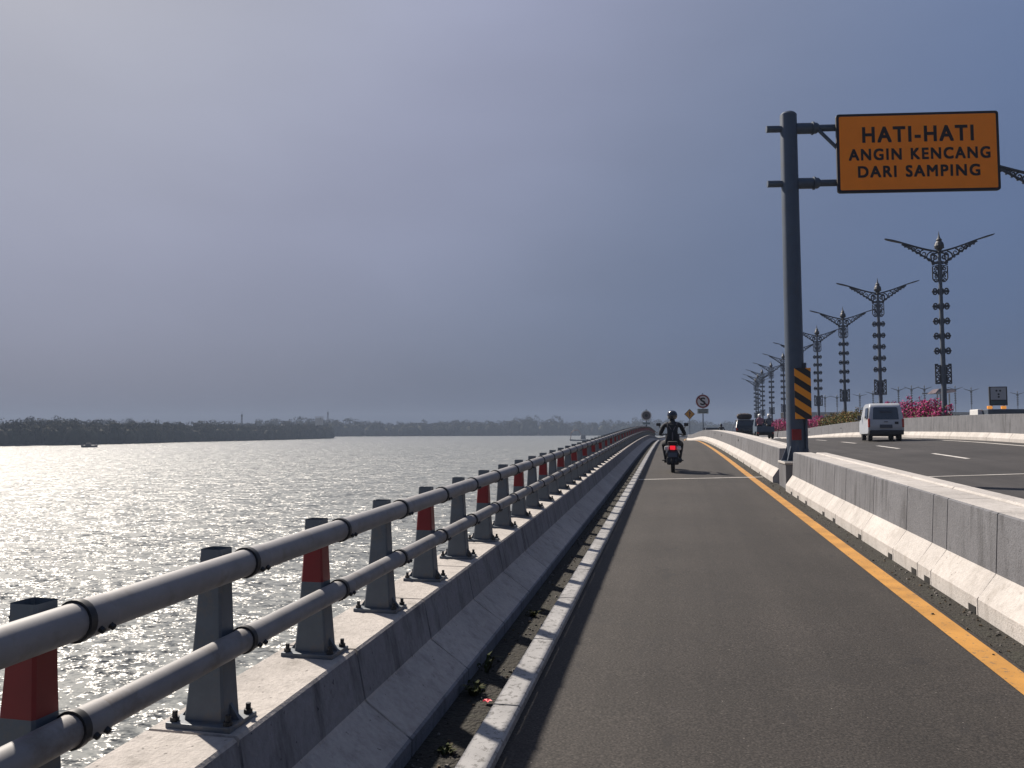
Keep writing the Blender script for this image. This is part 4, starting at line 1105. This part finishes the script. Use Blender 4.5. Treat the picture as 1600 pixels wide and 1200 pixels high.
q = MB(); q.bbox((0, .06, .33), (.34, .52, .22), .05); q.build('engine', M_DARK, sc, True)
q = MB(); q.tube([(-.40, .84, 1.05), (-.2, .92, 1.08), (0, .96, 1.06), (.2, .92, 1.08), (.40, .84, 1.05)], .018, 8); q.build('handlebar', M_DARK, sc)
q = MB(); q.bbox((0, 1.02, .72), (.42, .10, .72), .05, rot=Matrix.Rotation(R(-16), 3, 'X')); q.build('front_shield', M_SCB, sc, True)
q = MB(); q.bbox((0, .78, .33), (.34, .40, .06), .02); q.build('footboard', M_SCB, sc)
q = MB(); q.tube([(0, 1.32, .27), (0, 1.16, .80), (0, .98, 1.06)], .03, 8); q.build('fork', M_DARK, sc)

# pickup with two helmeted people on its bed
px, py = 7.5, 64.6; pz = zm(px, py)
pk = thing('pickup_truck', (px, py, pz), 'small blue-grey open truck carrying two people in white helmets', 'truck')
M_PKB = mat("blue-grey truck paint", (.07, .10, .14), .5, var=.2, vscale=3)
q = MB(); q.bbox((0, .03, .78), (1.34, .06, .42), .015); q.build('tailgate', M_PKB, pk)
for s in (-1, 1):
    q = MB(); q.bbox((s * .66, .95, .78), (.05, 1.8, .42), .012); q.build('side_panel', M_PKB, pk)
    for y in (.55, 2.55): wheel(pk, (s * .58, y, .28), .28, .18)
    q = MB(); q.bbox((s * .58, .0, .46), (.14, .06, .10), .01); q.build('tail_light', M_TAIL, pk)
q = MB(); q.box((0, .95, .58), (1.3, 1.8, .06)); q.build('bed_floor', M_PKB, pk)
loft_body([(1.9, .4), (1.88, 1.2), (2.0, 1.62), (2.8, 1.62), (3.2, 1.0), (3.3, .4)], lambda z: .66 if z < 1 else .66 - .12 * (z - 1)).build('cab', M_PKB, pk, True)
glass_quad('rear_window', [(-.48, 1.87, 1.18), (.48, 1.87, 1.18), (.44, 1.97, 1.52), (-.44, 1.97, 1.52)], pk, M_GLASS, .02, Vector((0, -1, .3)))
q = MB(); q.box((0, 1.6, .36), (1.1, 3.0, .16)); q.build('chassis', M_BUMP, pk); q = MB(); q.bbox((0, .0, .44), (1.0, .06, .14), .01); q.build('bumper', M_BUMP, pk)
M_WHH = mat("white helmet", (.60, .60, .60), .25, coat=.4)
for s, lab, jc in ((-1, 'person in pink top and white helmet sitting on the left of the truck bed', (.30, .13, .17)), (1, 'person in grey jacket and white helmet sitting on the right of the truck bed', (.12, .13, .15))):
    X0 = px + s * .36; Y0 = py + .55; Z0 = pz + .62
    pp, me = person(lab, (X0, Y0, Z0), 0, hum((0, .05, .48), (0, .04, .68), (0, .05, .92), (0, .08, 1.08), (0, .10, 1.18), (-.19, .05, .98), (-.26, .12, .72), (-.16, .34, .60), (.19, .05, .98), (.26, .12, .72), (.16, .34, .60),
        (-.10, .1, .46), (-.14, .50, .48), (-.13, .52, .08), (-.13, .66, .04), (.10, .1, .46), (.14, .50, .48), (.13, .52, .08), (.13, .66, .04)), HR, HUM_E, [mat("top cloth " + ("pink" if s < 0 else "grey"), jc, .85, var=.2, vscale=6), M_TRS, M_SKIN])
    finish_body(pp, me, lambda c: 1 if c.z < .50 else (2 if c.z > 1.12 else 0)); helmet(pp, (0, .10, 1.24), .155, M_WHH)
    for k in (-1, 1): hand(pp, (k * .16, .36, .585), 0, M_SKIN, k)
bench = thing('bed_bench', (px, py + .60, pz + .61), 'low plank bench in the truck bed under the two seated people', 'bench')
q = MB(); q.box((0, 0, .35), (1.2, .30, .05)); q.build('seat', M_STEM, bench)
for s in (-.5, .5):
    q = MB(); q.box((s, 0, .16), (.06, .26, .33)); q.build('leg', M_STEM, bench)

# hazard pole leaning by the far barrier
dl = thing('marker_pole', (8.05, 62.2, zm(8.05, 62.2)), 'thin leaning marker pole on a round white foot, standing in the road', 'marker pole')
q = MB(); q.tube([(0, 0, .05), (.22, 0, 1.35)], .025, 8); q.build('pole', M_DARK, dl); q = MB(); q.lathe([(.26, 0), (.26, .03), (.08, .09)], seg=16); q.build('foot', M_SW, dl, True)

# truck with a message board on the opposite carriageway
oz = .2
vt = thing('board_truck', (28.3, 77.0, oz), 'truck with a raised grey message board and amber lamps behind the far barrier', 'truck')
M_TRK = mat("truck body blue-grey", (.05, .065, .09), .5, var=.15, vscale=2)
q = MB(); q.bbox((1.6, 1.8, 2.30), (3.2, 3.4, 2.0), .08); q.build('box_body', M_TRK, vt)
q = MB(); q.bbox((-.25, 2.2, 2.35), (.5, 2.2, 1.95), .08, top=(.8, .9)); q.build('cab_panel', M_SW, vt)
q = MB(); q.box((1.4, 1.8, 1.0), (3.2, 4.2, .5)); q.build('chassis', M_BUMP, vt)
for x in (.1, 2.9):
    for y in (.7, 3.2): wheel(vt, (x, y, .45), .45, .3)
q = MB(); q.bbox((1.0, .45, 4.50), (1.50, .18, 1.72), .03); vb = q.build('message_board', M_BUMP, vt)
q = MB(); q.box((1.0, .352, 4.72), (1.26, .01, 1.12)); q.build('screen', mat("grey led screen", (.36, .36, .38), .5), vb)
q = MB(); q.box((1.0, .352, 3.90), (1.26, .01, .36)); q.build('strip', mat("teal strip", (.015, .05, .06), .5), vb)
q = MB()
for x, z in ((.85, 4.98), (1.15, 4.98), (1.02, 4.66), (1.02, 4.42)): q.lathe([(.09, 0), (.09, .01)], (x, .346, z), 12, rot=Matrix.Rotation(R(90), 3, 'X'))
q.build('symbol', M_BUMP, vb)
for x in (.30, 1.45):
    q = MB(); q.bbox((x, .5, 3.46), (.42, .2, .28), .06); q.build('warning_lamp', mat("amber lamp", (.55, .22, .03), .3, emit=(1.0, .38, .06, .35)), vt, True)
for x in (.5, 1.5):
    q = MB(); q.box((x, .55, 3.45), (.08, .08, .5)); q.build('board_leg', M_BUMP, vt)
opw = sweep('concrete_barrier', [(23.6, -.1), (23.6, 1.9), (23.9, 1.9), (23.9, -.1)], [y for y in YS if 30 < y < 160], M_TRK, zf=lambda y: .2); tag(opw, 'dark blue-grey wall across the median, just showing above the far barrier at right', 'wall')

# distant traffic over the separating barrier
dc = thing('dark_car', (4.8, 92, zm(4.8, 92)), 'tiny dark car near the crest, left of the car with the bundle', 'car')
loft_body([(.1, .4), (.0, .9), (.35, 1.5), (2.2, 1.5), (3, 1.0), (4, .9), (4, .35)], lambda z: .85 if z < 1 else .85 - .25 * (z - 1)).build('body', mat("black car paint", (.012, .013, .016), .25), dc, True)
glass_quad('rear_window', [(-.6, .02, .96), (.6, .02, .96), (.52, .30, 1.42), (-.52, .30, 1.42)], dc, M_GLASS, .02, Vector((0, -1, .5)))
for s in (-1, 1):
    for y in (.8, 3.2): wheel(dc, (s * .72, y, .32), .32, .2)
def tiny_rider(x, y, lab):
    z = zm(x, y)
    s = thing('motor_scooter', (x, y, z), lab[0], 'motorcycle', group='small scooters in the distance')
    q = MB(); q.lathe([(.14, -.05), (.27, -.05), (.27, .05), (.14, .05)], (0, 0, .27), 12, rot=Matrix.Rotation(R(90), 3, 'Y')); q.lathe([(.14, -.05), (.27, -.05), (.27, .05), (.14, .05)], (0, 1.25, .27), 12, rot=Matrix.Rotation(R(90), 3, 'Y')); q.build('wheel', M_TYRE, s)
    q = MB(); q.bbox((0, .25, .62), (.34, .8, .36), .08); q.bbox((0, .95, .7), (.36, .12, .7), .05); q.tube([(-.35, .85, 1.05), (.35, .85, 1.05)], .02, 6); q.build('body_panel', M_SCB, s, True)
    p, me = person(lab[1], (x, y, z), 0, hum((0, .28, .88), (0, .33, 1.08), (0, .40, 1.30), (0, .44, 1.46), (0, .46, 1.56), (-.215, .41, 1.36), (-.345, .52, 1.10), (-.32, .84, 1.06), (.215, .41, 1.36), (.345, .52, 1.10), (.32, .84, 1.06),
      (-.13, .34, .85), (-.255, .74, .80), (-.20, .66, .36), (-.20, .84, .30), (.13, .34, .85), (.255, .74, .80), (.20, .66, .36), (.20, .84, .30)), HR, HUM_E, [M_JKT, M_TRS, M_SKIN])
    p['group'] = 'riders in the distance'
    finish_body(p, me, lambda c: 1 if c.z < .9 else 0); helmet(p, (0, .46, 1.62), .145, M_HELM, False)
tiny_rider(4.6, 108, ('tiny dark scooter beside the crossed-S sign pole', 'tiny dark rider beside the crossed-S sign pole'))
tiny_rider(5.3, 84, ('tiny dark scooter just left of the car with the bundle', 'tiny dark rider just left of the car with the bundle'))

# ------------------------------------------------------------------ small growth and litter in the gutter
M_WEED = leafmat("weed leaf", [(.016, .024, .008), (.03, .04, .012), (.045, .042, .018)])
def weed(label, x, y, n, h, seed, flower=False):
    rg = random.Random(seed); t = thing('weed', (x, y, zr(y) - .06), label, 'weed'); q = MB()
    for k in range(n):
        a = rg.uniform(0, 6.28); l_ = h * rg.uniform(.5, 1.2); d = Vector((math.cos(a), math.sin(a), 0)); w_ = Vector((-d.y, d.x, 0)) * .006
        b0 = d * rg.uniform(0, .03); b1 = b0 + d * l_ * .35 + Vector((0, 0, l_ * .7)); b2 = b0 + d * l_ * .9 + Vector((0, 0, l_ * .75))
        q.add([b0 - w_, b0 + w_, b1 + w_ * 1.6, b1 - w_ * 1.6, b2], [(0, 1, 2, 3), (3, 2, 4)])
    for k in range(n):
        a = rg.uniform(0, 6.28); p = Vector((math.cos(a), math.sin(a), 0)) * rg.uniform(.02, h); clump_quads(q, (p.x, p.y, rg.uniform(.01, h * .8)), (.02, .02, .015), 2, .014, 0, 0, rg=rg)
    q.build('leaves', M_WEED, t)
weed('broad weed tuft in the left gutter beside the fallen red flower', -1.17, 4.55, 20, .07, 3)
weed('single thin weed stalk by the parapet foot, just beyond the red flower', -1.20, 4.95, 6, .16, 4)
weed('small weed tuft in the gutter nearest the bottom edge', -1.10, 3.75, 14, .035, 5)
weed('low weed tuft further along the left gutter in parapet shade', -1.13, 6.4, 16, .05, 6)
fl = thing('fallen_flower', (-1.055, 4.42, zr(4.42) - .05), 'bright red fallen blossom lying in the left gutter', 'flower')
q = MB()
for k in range(5):
    a = k * 1.257; d = Vector((math.cos(a), math.sin(a), 0)); w_ = Vector((-d.y, d.x, 0)) * .013
    q.add([Vector((0, 0, .004)), d * .016 - w_ + Vector((0, 0, .014)), d * .030 + Vector((0, 0, .010)), d * .016 + w_ + Vector((0, 0, .014))], [(0, 1, 2, 3)])
q.build('petals', mat("red petal", (.60, .02, .05), .5), fl)
rg = random.Random(55); q = MB()
for k in range(900):
    y = 3 + 22 * rg.random() ** 1.6
    left = rg.random() < .6
    x = rg.uniform(-1.24, -.95) if left else 2.36 - abs(rg.gauss(0, .10))
    z = zr(y) + (-.058 if left else .006); s = rg.uniform(.004, .013)
    q.box((x, y, z + s * .3), (s * 2, s * rg.uniform(.8, 2.2), s), rg.randint(0, 2), rot=Matrix.Rotation(rg.uniform(0, 3.1), 3, 'Z'), top=(.6, .6))
tag(q.build('litter', [mat("litter stone", (.14, .13, .12), .9), mat("litter leaf", (.07, .05, .03), .9), mat("litter dark", (.03, .027, .022), .9)]), 'small stones and dry leaf bits along the gutters', 'litter', kind='stuff')

# ------------------------------------------------------------------ haze
hzm = bpy.data.materials.new("haze"); hzm.use_nodes = True
n, l = nodes_of(hzm); n.clear()
ho = n.new('ShaderNodeOutputMaterial'); pv = n.new('ShaderNodeVolumePrincipled')
pv.inputs['Color'].default_value = (.34, .42, .56, 1); pv.inputs['Density'].default_value = .00052; pv.inputs['Anisotropy'].default_value = 0.0
l.new(pv.outputs['Volume'], ho.inputs['Volume'])
q = MB(); q.box((0, 0, 16.0), (2 * L + 20, 2 * L + 20, 46.0))
hb = q.build('haze', hzm); tag(hb, 'thin blue-grey haze in the air over the water', 'haze', kind='stuff')
